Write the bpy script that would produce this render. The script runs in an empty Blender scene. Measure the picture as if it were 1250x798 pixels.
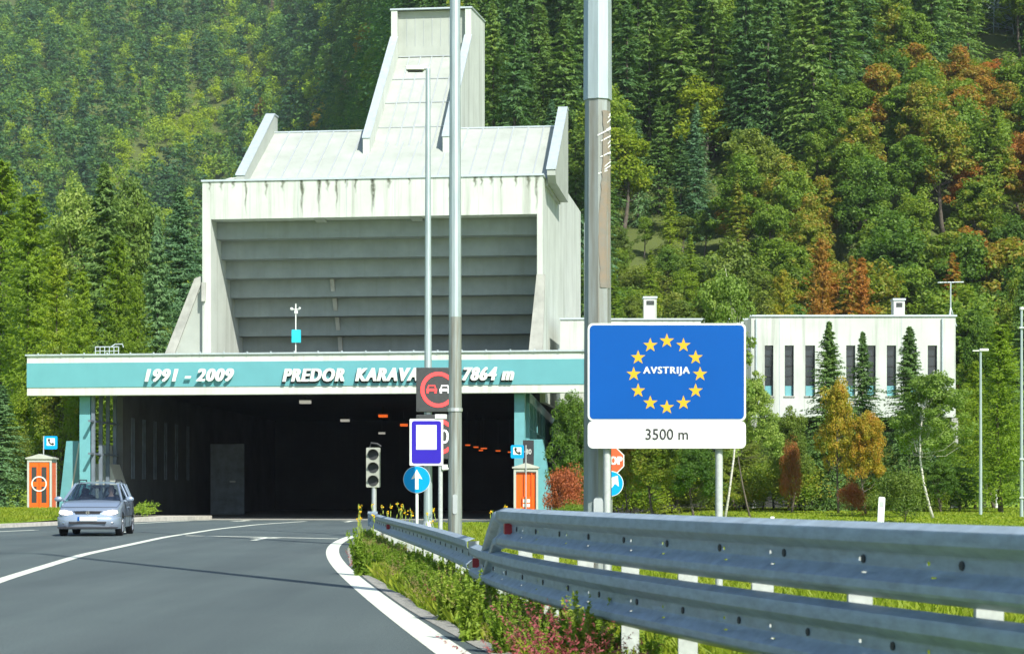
import bpy, math, random
import numpy as np
from mathutils import Vector, Matrix
R = math.radians
F = 2400.0; CX = 625.0; HY = 600.0; H = 1.2
scn = bpy.context.scene
COL = scn.collection
rng = np.random.default_rng(7)
random.seed(7)

# ------------------------------------------------------------------ helpers
def at(px, py, Z):
    return Vector(((px-CX)/F*Z, Z, H+(HY-py)/F*Z))
def gz(px, py):
    Z = H*F/(py-HY); return ((px-CX)/F*Z, Z)
def tag(o, label=None, cat=None, group=None, kind=None):
    if label: o['label'] = label
    if cat: o['category'] = cat
    if group: o['group'] = group
    if kind: o['kind'] = kind
    return o
def empty(name, loc=(0,0,0), rz=0, label=None, cat=None, group=None):
    o = bpy.data.objects.new(name, None); COL.objects.link(o)
    o.location = loc; o.rotation_euler = (0,0,rz); o.empty_display_size = .3
    return tag(o, label, cat, group)
def link(name, me, mat=None, parent=None, smooth=False):
    o = bpy.data.objects.new(name, me); COL.objects.link(o)
    if mat: 
        me.materials.clear(); me.materials.append(mat)
    if parent: o.parent = parent
    if smooth:
        me.polygons.foreach_set('use_smooth', [True]*len(me.polygons)); me.update()
    return o
class MB:
    def __init__(s): s.v=[]; s.f=[]
    def add(s, vs, fs, M=None):
        b=len(s.v)
        for p in vs:
            p=Vector(p)
            if M is not None: p=M@p
            s.v.append(tuple(p))
        s.f += [tuple(i+b for i in f) for f in fs]; return s
    def box(s, x0,x1,y0,y1,z0,z1, M=None):
        return s.add([(x0,y0,z0),(x1,y0,z0),(x1,y1,z0),(x0,y1,z0),(x0,y0,z1),(x1,y0,z1),(x1,y1,z1),(x0,y1,z1)],
            [(0,3,2,1),(4,5,6,7),(0,1,5,4),(1,2,6,5),(2,3,7,6),(3,0,4,7)], M)
    def prism(s, poly, a, b, axis='y', M=None):
        # poly list of 2d points; extruded from a to b along axis
        n=len(poly)
        def P(p,c):
            if axis=='y': return (p[0],c,p[1])
            if axis=='x': return (c,p[0],p[1])
            return (p[0],p[1],c)
        vs=[P(p,a) for p in poly]+[P(p,b) for p in poly]
        fs=[tuple(range(n)), tuple(range(2*n-1,n-1,-1))]+[(i,i+n,(i+1)%n+n,(i+1)%n) for i in range(n)]
        return s.add(vs,fs,M)
    def tube(s, pts, rad, n=10, cap=True):
        pts=[Vector(p) for p in pts]
        if not hasattr(rad,'__len__'): rad=[rad]*len(pts)
        vs=[];fs=[]
        for i,p in enumerate(pts):
            d=(pts[min(i+1,len(pts)-1)]-pts[max(i-1,0)]).normalized()
            a=Vector((0,0,1)) if abs(d.z)<.9 else Vector((1,0,0))
            u=d.cross(a).normalized(); w=d.cross(u).normalized()
            for k in range(n):
                t=2*math.pi*k/n
                vs.append(p+(u*math.cos(t)+w*math.sin(t))*rad[i])
        for i in range(len(pts)-1):
            for k in range(n):
                k2=(k+1)%n
                fs.append((i*n+k,i*n+k2,(i+1)*n+k2,(i+1)*n+k))
        if cap:
            fs.append(tuple(range(n))[::-1]); fs.append(tuple(range((len(pts)-1)*n,len(pts)*n)))
        return s.add(vs,fs)
    def ellip(s, c, r, n=12, m=8):
        vs=[];fs=[]
        for i in range(m+1):
            ph=math.pi*i/m
            for k in range(n):
                t=2*math.pi*k/n
                vs.append((c[0]+r[0]*math.sin(ph)*math.cos(t),c[1]+r[1]*math.sin(ph)*math.sin(t),c[2]+r[2]*math.cos(ph)))
        for i in range(m):
            for k in range(n):
                k2=(k+1)%n; fs.append((i*n+k,(i+1)*n+k,(i+1)*n+k2,i*n+k2))
        return s.add(vs,fs)
    def disc(s, c, r, n=24, y0=0, y1=.01, r_in=0):
        # ring / disc in xz plane, thickness y0..y1 about centre c
        if r_in<=0:
            return s.prism([(c[0]+r*math.cos(2*math.pi*k/n), c[2]+r*math.sin(2*math.pi*k/n)) for k in range(n)], c[1]+y0, c[1]+y1)
        vs=[];fs=[]
        for k in range(n):
            t=2*math.pi*k/n; ct,st=math.cos(t),math.sin(t)
            vs += [(c[0]+r*ct,c[1]+y0,c[2]+r*st),(c[0]+r_in*ct,c[1]+y0,c[2]+r_in*st),(c[0]+r*ct,c[1]+y1,c[2]+r*st),(c[0]+r_in*ct,c[1]+y1,c[2]+r_in*st)]
        for k in range(n):
            a=4*k; b=4*((k+1)%n)
            fs += [(a,b,b+1,a+1),(a+2,a+3,b+3,b+2),(a,a+2,b+2,b),(a+1,b+1,b+3,a+3)]
        return s.add(vs,fs)
    def build(s, name, mat=None, parent=None, smooth=False, bevel=0):
        me=bpy.data.meshes.new(name); me.from_pydata(s.v,[],s.f); me.update()
        import bmesh
        bm=bmesh.new(); bm.from_mesh(me); bmesh.ops.recalc_face_normals(bm, faces=bm.faces)
        if bevel:
            bmesh.ops.bevel(bm, geom=[e for e in bm.edges if len(e.link_faces)==2 and e.calc_face_angle(0)>.5], offset=bevel, segments=2, affect='EDGES', profile=.5)
        bm.to_mesh(me); bm.free()
        o=link(name,me,mat,parent,smooth)
        if smooth:
            try: me.set_sharp_from_angle(angle=R(40))
            except Exception: pass
        return o
def rr(x0,x1,z0,z1,r,n=5):
    out=[]
    for cx,cz,a in ((x1-r,z0+r,-90),(x1-r,z1-r,0),(x0+r,z1-r,90),(x0+r,z0+r,180)):
        for k in range(n+1):
            t=R(a+90*k/n); out.append((cx+r*math.cos(t),cz+r*math.sin(t)))
    return out
def text_mesh(body, x0,x1,z0,z1, y0, depth, shear=0, bold=0, space=1):
    cu=bpy.data.curves.new('t','FONT'); cu.body=body; cu.size=1; cu.shear=shear; cu.offset=bold; cu.extrude=.05; cu.resolution_u=3; cu.space_character=space
    ob=bpy.data.objects.new('t',cu); COL.objects.link(ob)
    dg=bpy.context.evaluated_depsgraph_get(); dg.update()
    me=bpy.data.meshes.new_from_object(ob.evaluated_get(dg))
    bpy.data.objects.remove(ob); bpy.data.curves.remove(cu)
    n=len(me.vertices); co=np.empty(n*3); me.vertices.foreach_get('co',co); co=co.reshape(-1,3)
    mn=co.min(0); mx=co.max(0)
    out=np.empty_like(co)
    out[:,0]=x0+(co[:,0]-mn[0])/(mx[0]-mn[0])*(x1-x0)
    out[:,2]=z0+(co[:,1]-mn[1])/(mx[1]-mn[1])*(z1-z0)
    out[:,1]=y0-(co[:,2]-mn[2])/(mx[2]-mn[2])*depth
    me.vertices.foreach_set('co',out.ravel()); me.update()
    return me
def heavy_text(body,x0,x1,z0,z1,y0,depth,shear,bold,dx):
    ms=[text_mesh(body,x0+k*dx,x1-(2-k)*dx,z0,z1,y0-.0008*k,depth,shear,bold,1.16) for k in range(3)]
    import bmesh
    bm=bmesh.new()
    for m_ in ms: bm.from_mesh(m_)
    out=bpy.data.meshes.new('lettering'); bm.to_mesh(out); bm.free()
    for m_ in ms: bpy.data.meshes.remove(m_)
    return out
def quads_mesh(name, Q):
    Q=np.asarray(Q,dtype=np.float32); n=len(Q)
    me=bpy.data.meshes.new(name)
    me.vertices.add(4*n); me.vertices.foreach_set('co',Q.reshape(-1))
    me.loops.add(4*n); me.loops.foreach_set('vertex_index',np.arange(4*n,dtype=np.int32))
    me.polygons.add(n); me.polygons.foreach_set('loop_start',np.arange(0,4*n,4,dtype=np.int32))
    try: me.polygons.foreach_set('loop_total',np.full(n,4,dtype=np.int32))
    except Exception: pass
    me.update(calc_edges=True); me.validate(); return me

# ------------------------------------------------------------------ materials
def nt_mat(name):
    m=bpy.data.materials.new(name); m.use_nodes=True
    return m, m.node_tree, m.node_tree.nodes['Principled BSDF']
def mat(name, col, rough=.7, metal=0, var=.12, scale=3, bump=0, bscale=30, emit=0, spec=.4, streak=0, coords='Object', stretch=None, tint=None):
    m,nt,b=nt_mat(name); N=nt.nodes; L=nt.links
    b.inputs['Roughness'].default_value=rough; b.inputs['Metallic'].default_value=metal
    b.inputs['Specular IOR Level'].default_value=spec
    tc=N.new('ShaderNodeTexCoord')
    c=(*col,1)
    if var>0:
        mp=N.new('ShaderNodeMapping'); L.new(tc.outputs[coords],mp.inputs[0])
        if stretch: mp.inputs['Scale'].default_value=stretch
        nz=N.new('ShaderNodeTexNoise'); nz.inputs['Scale'].default_value=scale; nz.inputs['Detail'].default_value=8; nz.inputs['Roughness'].default_value=.6
        L.new(mp.outputs[0],nz.inputs['Vector'])
        rp=N.new('ShaderNodeValToRGB'); rp.color_ramp.elements[0].position=.3; rp.color_ramp.elements[1].position=.7
        t=tint or col
        rp.color_ramp.elements[0].color=(*[max(0,x*(1-var)) for x in t],1)
        rp.color_ramp.elements[1].color=(*[min(1,x*(1+var)) for x in col],1)
        L.new(nz.outputs['Fac'],rp.inputs[0]); src=rp.outputs[0]
        if streak:
            mp2=N.new('ShaderNodeMapping'); mp2.inputs['Scale'].default_value=(2.2,2.2,.09); L.new(tc.outputs[coords],mp2.inputs[0])
            n2=N.new('ShaderNodeTexNoise'); n2.inputs['Scale'].default_value=1.3; n2.inputs['Detail'].default_value=6; n2.inputs['Roughness'].default_value=.7
            L.new(mp2.outputs[0],n2.inputs['Vector'])
            r2=N.new('ShaderNodeValToRGB'); r2.color_ramp.elements[0].position=.50; r2.color_ramp.elements[1].position=.78
            r2.color_ramp.elements[0].color=(0,0,0,1); r2.color_ramp.elements[1].color=(streak,)*3+(1,)
            L.new(n2.outputs['Fac'],r2.inputs[0])
            mx=N.new('ShaderNodeMixRGB'); L.new(r2.outputs[0],mx.inputs['Fac']); L.new(src,mx.inputs[1]); mx.inputs[2].default_value=(.16,.17,.13,1)
            src=mx.outputs[0]
        L.new(src,b.inputs['Base Color'])
    else: b.inputs['Base Color'].default_value=c
    if bump:
        n3=N.new('ShaderNodeTexNoise'); n3.inputs['Scale'].default_value=bscale; n3.inputs['Detail'].default_value=6
        L.new(tc.outputs[coords],n3.inputs['Vector'])
        bp=N.new('ShaderNodeBump'); bp.inputs['Strength'].default_value=bump; bp.inputs['Distance'].default_value=.02
        L.new(n3.outputs['Fac'],bp.inputs['Height']); L.new(bp.outputs[0],b.inputs['Normal'])
    if emit:
        b.inputs['Emission Color'].default_value=c; b.inputs['Emission Strength'].default_value=emit
    return m
def leaf_mat(name, cols, transl=.3, scale=.35, world=False):
    """cols: list of colours chosen partly per tree (object random) and partly by clump noise"""
    m,nt,b=nt_mat(name); N=nt.nodes; L=nt.links
    tc=N.new('ShaderNodeTexCoord'); oi=N.new('ShaderNodeObjectInfo'); geo=N.new('ShaderNodeNewGeometry')
    nz=N.new('ShaderNodeTexNoise'); nz.inputs['Scale'].default_value=scale; nz.inputs['Detail'].default_value=5; nz.inputs['Roughness'].default_value=.65
    L.new((geo.outputs['Position'] if world else tc.outputs['Object']),nz.inputs['Vector'])
    a=N.new('ShaderNodeMath'); a.operation='MULTIPLY_ADD'; L.new(nz.outputs['Fac'],a.inputs[0]); a.inputs[1].default_value=(.7 if name.startswith('far_wood') else 1.3); a.inputs[2].default_value=(-.28 if name.startswith('far_wood') else -.4)
    ad=N.new('ShaderNodeMath'); ad.operation='MULTIPLY_ADD'
    if name.startswith('far_wood'):
        at_=N.new('ShaderNodeAttribute'); at_.attribute_name='kindtone'; L.new(at_.outputs['Fac'],ad.inputs[0])
    else: L.new(oi.outputs['Random'],ad.inputs[0])
    ad.inputs[1].default_value=(.95 if name.startswith('far_wood') else .6); L.new(a.outputs[0],ad.inputs[2])
    # per-leaf jitter
    ri=N.new('ShaderNodeMath'); ri.operation='MULTIPLY_ADD'; L.new(geo.outputs['Random Per Island'],ri.inputs[0]); ri.inputs[1].default_value=.3; L.new(ad.outputs[0],ri.inputs[2])
    sb=N.new('ShaderNodeMath'); sb.operation='SUBTRACT'; L.new(ri.outputs[0],sb.inputs[0]); sb.inputs[1].default_value=.2
    rp=N.new('ShaderNodeValToRGB'); e=rp.color_ramp.elements
    while len(e)<len(cols): e.new(.5)
    for i,c in enumerate(cols):
        e[i].position=i/(len(cols)-1); e[i].color=(*c,1)
    L.new(sb.outputs[0],rp.inputs[0])
    L.new(rp.outputs[0],b.inputs['Base Color']); b.inputs['Roughness'].default_value=.55; b.inputs['Specular IOR Level'].default_value=.25
    tr=N.new('ShaderNodeBsdfTranslucent'); hs=N.new('ShaderNodeMixRGB'); hs.blend_type='MULTIPLY'; hs.inputs[0].default_value=1; L.new(rp.outputs[0],hs.inputs[1]); hs.inputs[2].default_value=(1.25,1.35,.7,1)
    L.new(hs.outputs[0],tr.inputs['Color'])
    ms=N.new('ShaderNodeMixShader'); ms.inputs[0].default_value=transl; L.new(b.outputs[0],ms.inputs[1]); L.new(tr.outputs[0],ms.inputs[2])
    L.new(ms.outputs[0],N['Material Output'].inputs['Surface'])
    return m
def asphalt_mat():
    m,nt,b=nt_mat('asphalt'); N=nt.nodes; L=nt.links
    g=N.new('ShaderNodeNewGeometry')
    def noise(sc,stretch,det=6,rough=.6):
        mp=N.new('ShaderNodeMapping'); mp.inputs['Scale'].default_value=stretch; L.new(g.outputs['Position'],mp.inputs[0])
        n=N.new('ShaderNodeTexNoise'); n.inputs['Scale'].default_value=sc; n.inputs['Detail'].default_value=det; n.inputs['Roughness'].default_value=rough; L.new(mp.outputs[0],n.inputs['Vector']); return n.outputs['Fac']
    def ramp(f,a,b_,c0,c1):
        r=N.new('ShaderNodeValToRGB'); r.color_ramp.elements[0].position=a; r.color_ramp.elements[1].position=b_; r.color_ramp.elements[0].color=(*c0,1); r.color_ramp.elements[1].color=(*c1,1); L.new(f,r.inputs[0]); return r.outputs[0]
    def mul(a,b_,f=1):
        x=N.new('ShaderNodeMixRGB'); x.blend_type='MULTIPLY'; x.inputs[0].default_value=f; L.new(a,x.inputs[1]); L.new(b_,x.inputs[2]); return x.outputs[0]
    c=ramp(noise(.3,(1,.5,1)),.3,.7,(.072,.098,.100),(.098,.127,.127))
    c=mul(c,ramp(noise(.9,(1,.05,1),4),.35,.65,(.84,.84,.85),(1.08,1.08,1.06)))      # worn wheel tracks
    c=mul(c,ramp(noise(45,(1,1,1),3,.8),.3,.75,(.60,.60,.60),(1.32,1.32,1.3)))       # aggregate
    c=mul(c,ramp(noise(2.3,(1,1,1),8,.75),.62,.72,(1,1,1),(.80,.80,.80)))            # oil specks
    L.new(c,b.inputs['Base Color']); b.inputs['Roughness'].default_value=.85; b.inputs['Specular IOR Level'].default_value=.3
    bp=N.new('ShaderNodeBump'); bp.inputs['Strength'].default_value=.5; bp.inputs['Distance'].default_value=.01; L.new(noise(160,(1,1,1),2),bp.inputs['Height']); L.new(bp.outputs[0],b.inputs['Normal'])
    return m
M={}
M['concrete']=mat('white_concrete',(.505,.55,.495),.8,var=.05,scale=.6,streak=.8,bump=.15,bscale=8,tint=(.465,.51,.455))
M['concrete_plain']=mat('roof_concrete',(.36,.395,.35),.8,var=.07,scale=.8,streak=.25,tint=(.33,.365,.32))
M['concrete_grey']=mat('grey_concrete',(.36,.37,.33),.85,var=.2,scale=2,streak=.3)
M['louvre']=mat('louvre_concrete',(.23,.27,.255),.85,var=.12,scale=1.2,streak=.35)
M['fascia_white']=mat('fascia_white',(.55,.60,.52),.6,var=.06,scale=1,streak=.35)
M['teal']=mat('teal_panel',(.11,.335,.36),.5,var=.05,scale=1)
M['teal_frame']=mat('teal_frame',(.13,.35,.375),.5,var=.08,scale=3)
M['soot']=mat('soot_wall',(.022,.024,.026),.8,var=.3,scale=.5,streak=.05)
M['soot_light']=mat('door_steel',(.13,.165,.20),.6,var=.3,scale=2)
M['glass_dark']=mat('dark_glass',(.02,.028,.034),.12,var=0,spec=.7)
M['cap']=mat('metal_capping',(.50,.57,.58),.4,metal=.35,var=.1,scale=4)
M['asphalt']=asphalt_mat()
M['paint']=mat('road_paint',(.62,.66,.55),.6,var=.14,scale=6)
M['kerb']=mat('kerb_stone',(.45,.44,.38),.85,var=.2,scale=5,bump=.3)
M['gravel']=mat('gravel',(.27,.27,.24),.9,var=.5,scale=24,bump=.8,bscale=60)
M['galv']=mat('galvanised_steel',(.50,.53,.53),.42,metal=.55,var=.14,scale=5)
M['rail']=mat('rail_steel',(.27,.345,.40),.48,metal=.15,var=.2,scale=7,stretch=(1,1,3),streak=.25,spec=.3)
M['pole']=mat('pole_steel',(.38,.46,.46),.5,metal=.45,var=.16,scale=3,stretch=(6,6,.5))
M['pole_old']=mat('weathered_pole_steel',(.27,.32,.31),.55,metal=.35,var=.22,scale=1.6,stretch=(9,9,.5),tint=(.23,.22,.17))
M['post_pale']=mat('pale_zinc_post',(.42,.46,.43),.6,metal=.1,var=.15,scale=20)
M['bolt']=mat('dark_bolt',(.03,.035,.04),.6,var=0)
M['slot']=mat('bright_slot',(.75,.78,.74),.5,var=0)
M['red_refl']=mat('red_reflector',(.30,.02,.03),.35,var=0)
M['white']=mat('white_paint',(.68,.72,.66),.4,var=.04,scale=4)
M['peel']=mat('peeling_brown_patch',(.17,.135,.09),.8,var=.3,scale=9,tint=(.25,.25,.21))
M['signgrey']=mat('sign_back',(.42,.46,.46),.5,metal=.3,var=.06)
M['blue']=mat('sign_blue',(.0,.075,.32),.6,var=.04,scale=2,spec=.15)
M['yellow']=mat('star_yellow',(.62,.37,.01),.45,var=0)
M['violet']=mat('deep_blue',(.03,.018,.36),.6,var=.03,spec=.15)
M['cyan']=mat('bright_blue',(.0,.30,.66),.6,var=.03,spec=.15)
M['stopred']=mat('stop_red',(.75,.10,.03),.4,var=.03)
M['ledred']=mat('led_red',(1,.05,.05),.5,var=0,emit=.8)
M['ledwhite']=mat('led_white',(.85,.85,.85),.5,var=0,emit=.5)
M['black']=mat('black_housing',(.028,.03,.032),.55,var=.1)
M['vms']=mat('display_black',(.045,.05,.05),.6,var=.15,scale=10)
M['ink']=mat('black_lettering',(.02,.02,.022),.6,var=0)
M['orange']=mat('booth_orange',(.80,.115,.008),.35,var=.06)
M['boothgrey']=mat('booth_grey',(.42,.44,.38),.6,var=.08)
M['carpaint']=mat('silver_blue_paint',(.28,.35,.44),.32,metal=.45,var=.02,spec=.6)
M['carpaint'].node_tree.nodes['Principled BSDF'].inputs['Coat Weight'].default_value=.7
M['tyre']=mat('tyre_rubber',(.015,.015,.016),.85,var=.1)
M['rim']=mat('alloy_rim',(.5,.52,.54),.3,metal=.8,var=0)
M['chrome']=mat('chrome',(.7,.72,.74),.15,metal=1,var=0)
M['headlight']=mat('lit_headlight',(1,.86,.76),.15,var=0,emit=.45)
M['trim']=mat('black_trim',(.02,.02,.022),.5,var=0)
M['seat']=mat('seat_cloth',(.03,.03,.04),.9,var=.1)
M['skin']=mat('skin',(.50,.30,.22),.6,var=.05)
M['shirt']=mat('dark_shirt',(.04,.05,.09),.9,var=.1)
M['hair']=mat('dark_hair',(.03,.02,.015),.8,var=.1)
M['lamp_orange']=mat('orange_lamp',(1,.16,.02),.5,var=0,emit=.5)
M['lamp_white']=mat('white_lamp',(.8,.78,.68),.5,var=0,emit=.25)
M['bark']=mat('bark',(.10,.085,.065),.9,var=.3,scale=4,bump=.5)
M['birchbark']=mat('birch_bark',(.60,.58,.52),.8,var=.35,scale=5,stretch=(1,1,6),tint=(.35,.33,.3))
M['pylon']=mat('pylon_steel',(.34,.44,.40),.6,metal=.2,var=.1)
# car glass
m,nt,b=nt_mat('car_glass'); b.inputs['Base Color'].default_value=(.02,.03,.05,1); b.inputs['Roughness'].default_value=.05; b.inputs['Specular IOR Level'].default_value=.6
tr=nt.nodes.new('ShaderNodeBsdfTransparent'); tr.inputs[0].default_value=(.62,.72,.78,1); ms=nt.nodes.new('ShaderNodeMixShader'); ms.inputs[0].default_value=.62
nt.links.new(b.outputs[0],ms.inputs[1]); nt.links.new(tr.outputs[0],ms.inputs[2]); nt.links.new(ms.outputs[0],nt.nodes['Material Output'].inputs['Surface']); M['carglass']=m
# leaves
M['spruce']=leaf_mat('spruce_needles',[(.055,.125,.045),(.085,.18,.05),(.14,.245,.05),(.20,.29,.05)],.34,.25)
M['spruce_near']=leaf_mat('spruce_needles_dark',[(.07,.14,.045),(.11,.20,.05),(.17,.27,.06)],.34,.4)
M['bluepine']=leaf_mat('pine_needles',[(.065,.16,.075),(.11,.22,.095),(.18,.31,.11)],.3,.4)
M['larch']=leaf_mat('larch_needles',[(.13,.22,.018),(.20,.30,.02),(.29,.36,.025)],.45,.4)
M['broad']=leaf_mat('green_leaves',[(.055,.125,.02),(.10,.19,.024),(.165,.26,.027),(.24,.31,.03)],.4,.35)
M['broadfar']=leaf_mat('far_green_leaves',[(.05,.12,.04),(.085,.175,.045),(.14,.24,.035),(.21,.29,.035)],.38,.3)
M['autumn']=leaf_mat('autumn_leaves',[(.09,.165,.02),(.14,.22,.022),(.20,.26,.025),(.27,.24,.03),(.36,.19,.03),(.40,.14,.03)],.4,.55)
M['rust']=leaf_mat('rusty_leaves',[(.20,.22,.03),(.30,.20,.03),(.40,.18,.03),(.40,.15,.03)],.4,.5)
M['gold']=leaf_mat('golden_leaves',[(.15,.19,.02),(.26,.21,.02),(.38,.20,.018)],.35,.5)
M['redleaf']=leaf_mat('red_leaves',[(.24,.14,.03),(.36,.10,.035),(.40,.13,.05)],.35,.6)
M['birch']=leaf_mat('birch_leaves',[(.12,.20,.04),(.20,.30,.055),(.32,.40,.09)],.4,.8)
M['yellowgreen']=leaf_mat('yellow_green_leaves',[(.13,.22,.018),(.20,.29,.02),(.31,.34,.025)],.42,.6)
M['dead']=leaf_mat('dead_twigs',[(.20,.15,.12),(.26,.20,.16)],.1,.5)
M['olive']=leaf_mat('olive_leaves',[(.10,.165,.028),(.17,.23,.032),(.25,.28,.045)],.38,.5)
M['turning']=leaf_mat('turning_leaves',[(.15,.24,.02),(.25,.30,.025),(.38,.31,.03),(.45,.20,.03)],.42,.7)
M['forestmass']=leaf_mat('far_wood_leaves',[(.045,.12,.055),(.07,.17,.06),(.12,.245,.055),(.20,.32,.04),(.30,.42,.025),(.32,.42,.02)],.4,.045,True)
M['grassblade']=leaf_mat('grass_blades',[(0.130,0.206,0.015),(0.201,0.274,0.020),(0.307,0.333,0.035)],.4,.25,True)
M['weed']=leaf_mat('weed_leaves',[(.13,.22,.025),(.22,.33,.035),(.36,.42,.08)],.42,.8,True)
M['heather']=leaf_mat('heather_bloom',[(.30,.07,.08),(.42,.13,.13),(.34,.20,.10)],.3,1.5,True)
M['yflower']=leaf_mat('yellow_petals',[(.75,.42,.01),(.85,.55,.02)],.3,3)
M['wflower']=leaf_mat('white_petals',[(.7,.7,.62),(.75,.76,.7)],.3,3)
# ground: grass low down, forest floor up the slope
def ground_mat():
    m,nt,b=nt_mat('ground_cover'); N=nt.nodes; L=nt.links
    g=N.new('ShaderNodeNewGeometry'); sp=N.new('ShaderNodeSeparateXYZ'); L.new(g.outputs['Position'],sp.inputs[0])
    n1=N.new('ShaderNodeTexNoise'); n1.inputs['Scale'].default_value=.5; n1.inputs['Detail'].default_value=9; n1.inputs['Roughness'].default_value=.7; L.new(g.outputs['Position'],n1.inputs['Vector'])
    r1=N.new('ShaderNodeValToRGB'); r1.color_ramp.elements[0].color=(.15,.26,.018,1); r1.color_ramp.elements[1].color=(.27,.38,.035,1); r1.color_ramp.elements[0].position=.3; r1.color_ramp.elements[1].position=.7
    L.new(n1.outputs['Fac'],r1.inputs[0])
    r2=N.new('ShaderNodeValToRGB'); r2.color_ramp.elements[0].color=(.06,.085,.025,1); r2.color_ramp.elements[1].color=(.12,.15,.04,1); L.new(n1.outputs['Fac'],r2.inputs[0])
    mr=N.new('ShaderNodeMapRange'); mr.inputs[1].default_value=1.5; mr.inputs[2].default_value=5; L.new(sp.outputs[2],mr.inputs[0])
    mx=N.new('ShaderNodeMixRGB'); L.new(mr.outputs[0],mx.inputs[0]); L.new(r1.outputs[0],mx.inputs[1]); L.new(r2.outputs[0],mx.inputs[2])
    L.new(mx.outputs[0],b.inputs['Base Color']); b.inputs['Roughness'].default_value=.95; b.inputs['Specular IOR Level'].default_value=.1
    n2=N.new('ShaderNodeTexNoise'); n2.inputs['Scale'].default_value=9; n2.inputs['Detail'].default_value=5; L.new(g.outputs['Position'],n2.inputs['Vector'])
    bp=N.new('ShaderNodeBump'); bp.inputs['Strength'].default_value=.6; bp.inputs['Distance'].default_value=.08; L.new(n2.outputs['Fac'],bp.inputs['Height']); L.new(bp.outputs[0],b.inputs['Normal'])
    return m
M['ground']=ground_mat()
M['roadconc']=mat('portal_concrete_road',(.30,.30,.26),.85,var=.15,scale=1.5)

# ------------------------------------------------------------------ terrain
def ss(x,a,b):
    t=np.clip((x-a)/(b-a),0,1); return t*t*(3-2*t)
def terrain(X,Y):
    X=np.asarray(X,float); Y=np.asarray(Y,float)
    Yc=np.maximum(Y,60); th=X/Yc
    Y0=128+ (300)*ss(-th,.035,.16)
    s=.52+.05*np.sin(X*.03)
    d=np.maximum(0,Y-Y0)
    hill=s*d*d/(d+12)
    hill=hill+ (1.6*np.sin(X*.11+1)*np.sin(Y*.09)+.9*np.sin(X*.23+Y*.17))*ss(d,5,40)
    side=ss(X,5,9)*ss(Y,35,100)*.35+ss(-X,17,24)*ss(Y,50,85)*.3
    far_side=.25*np.maximum(0,np.abs(X)-(70+.28*Y))*(Y>-50)
    # above the tunnel the slope starts with a steep bank
    cor=(X>-22)&(X<12)&(Y>127)
    hill=np.where(cor, np.maximum(hill,9), hill)
    return hill+side+far_side-.02
def build_ground():
    ys=np.concatenate([np.arange(-40,40,4.),np.arange(40,135,2.5),np.arange(135,300,5.),np.arange(300,960,11.)])
    xs=np.concatenate([np.arange(-420,-80,14.),np.arange(-80,80,3.),np.arange(80,421,14.)])
    X,Y=np.meshgrid(xs,ys); Z=terrain(X,Y)
    V=np.stack([X,Y,Z],-1).reshape(-1,3); nx=len(xs); fs=[]
    for j in range(len(ys)-1):
        for i in range(nx-1):
            zc=Z[j:j+2,i:i+2]
            if xs[i]>-21.5 and xs[i+1]<11.5 and ys[j]>84.5 and ys[j]<128: continue
            a=j*nx+i; fs.append((a,a+1,a+nx+1,a+nx))
    me=bpy.data.meshes.new('ground'); me.from_pydata(V.tolist(),[],fs); me.update()
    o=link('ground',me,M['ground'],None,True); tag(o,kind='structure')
build_ground()

# ------------------------------------------------------------------ road
def interp(path, Yq):
    p=sorted(path,key=lambda q:q[1]); return np.interp(Yq,[q[1] for q in p],[q[0] for q in p])
edge_r=[(6.0,-20),(3.6,-6),(2.2,2),(1.35,6.5),(.55,11),(-.15,14.5),(-1.03,19.9),(-1.82,25.7),(-2.62,32),(-3.42,41),(-4.0,50),(-4.1,58),(-3.0,70),(-.2,82),(0,84)]
edge_l=[(-19,-20),(-19.5,20),(-20.5,45),(-18.3,58),(-17,65.5),(-16.3,71),(-15.4,78),(-15.0,82),(-14.7,86)]
def smoothpath(path,n=80):
    ys=np.array([q[1] for q in path],float); xs=np.array([q[0] for q in path],float)
    o=np.argsort(ys); ys=ys[o]; xs=xs[o]
    yq=np.linspace(ys[0],ys[-1],n*4); xq=np.interp(yq,ys,xs)
    k=9; ker=np.ones(k)/k; xp=np.pad(xq,(k//2,k//2),mode='edge')
    # keep slope at ends
    xs2=np.convolve(xp,ker,'valid'); xs2[:5]=xq[:5]; xs2[-5:]=xq[-5:]
    return list(zip(xs2[::4],yq[::4]))
def polypath(path,y0=5,n=70):
    pts=[q for q in path if q[1]>=0]; c=np.polyfit([q[1] for q in pts],[q[0] for q in pts],5)
    near_=[q for q in path if q[1]<4]; yq=np.linspace(4.5,max(q[1] for q in pts),n)
    return sorted(near_,key=lambda q:q[1])+[(float(np.polyval(c,y)),float(y)) for y in yq]
ER=smoothpath(edge_r); EL=smoothpath(edge_l)
def strip(name,left,right,z,matl,kind='structure'):
    me=bpy.data.meshes.new(name); n=len(left)
    v=[(x,y,z) for x,y in left]+[(x,y,z) for x,y in right]
    me.from_pydata(v,[],[(i,n+i,n+i+1,i+1) for i in range(n-1)]); me.update()
    o=link(name,me,matl); 
    if kind: tag(o,kind=kind)
    return o
yq=np.concatenate([np.linspace(-20,84,140)])
strip('road',[(interp(EL,y),y) for y in yq],[(interp(ER,y),y) for y in yq],0.0,M['asphalt'])
yq2=np.linspace(84.004,128,10)
strip('tunnel_road',[(-21.4,y) for y in yq2],[(11.4,y) for y in yq2],0.0,M['roadconc'])
def offset_line(name,path,w,z=.004,wr=None):
    pts=[Vector((x,y,0)) for x,y in path]; L_=[];R_=[]
    for i,p in enumerate(pts):
        d=(pts[min(i+1,len(pts)-1)]-pts[max(i-1,0)]).normalized(); n=Vector((-d.y,d.x,0))
        L_.append((p.x+n.x*w/2,p.y+n.y*w/2)); R_.append((p.x-n.x*w/2,p.y-n.y*w/2))
    return L_,R_
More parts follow.
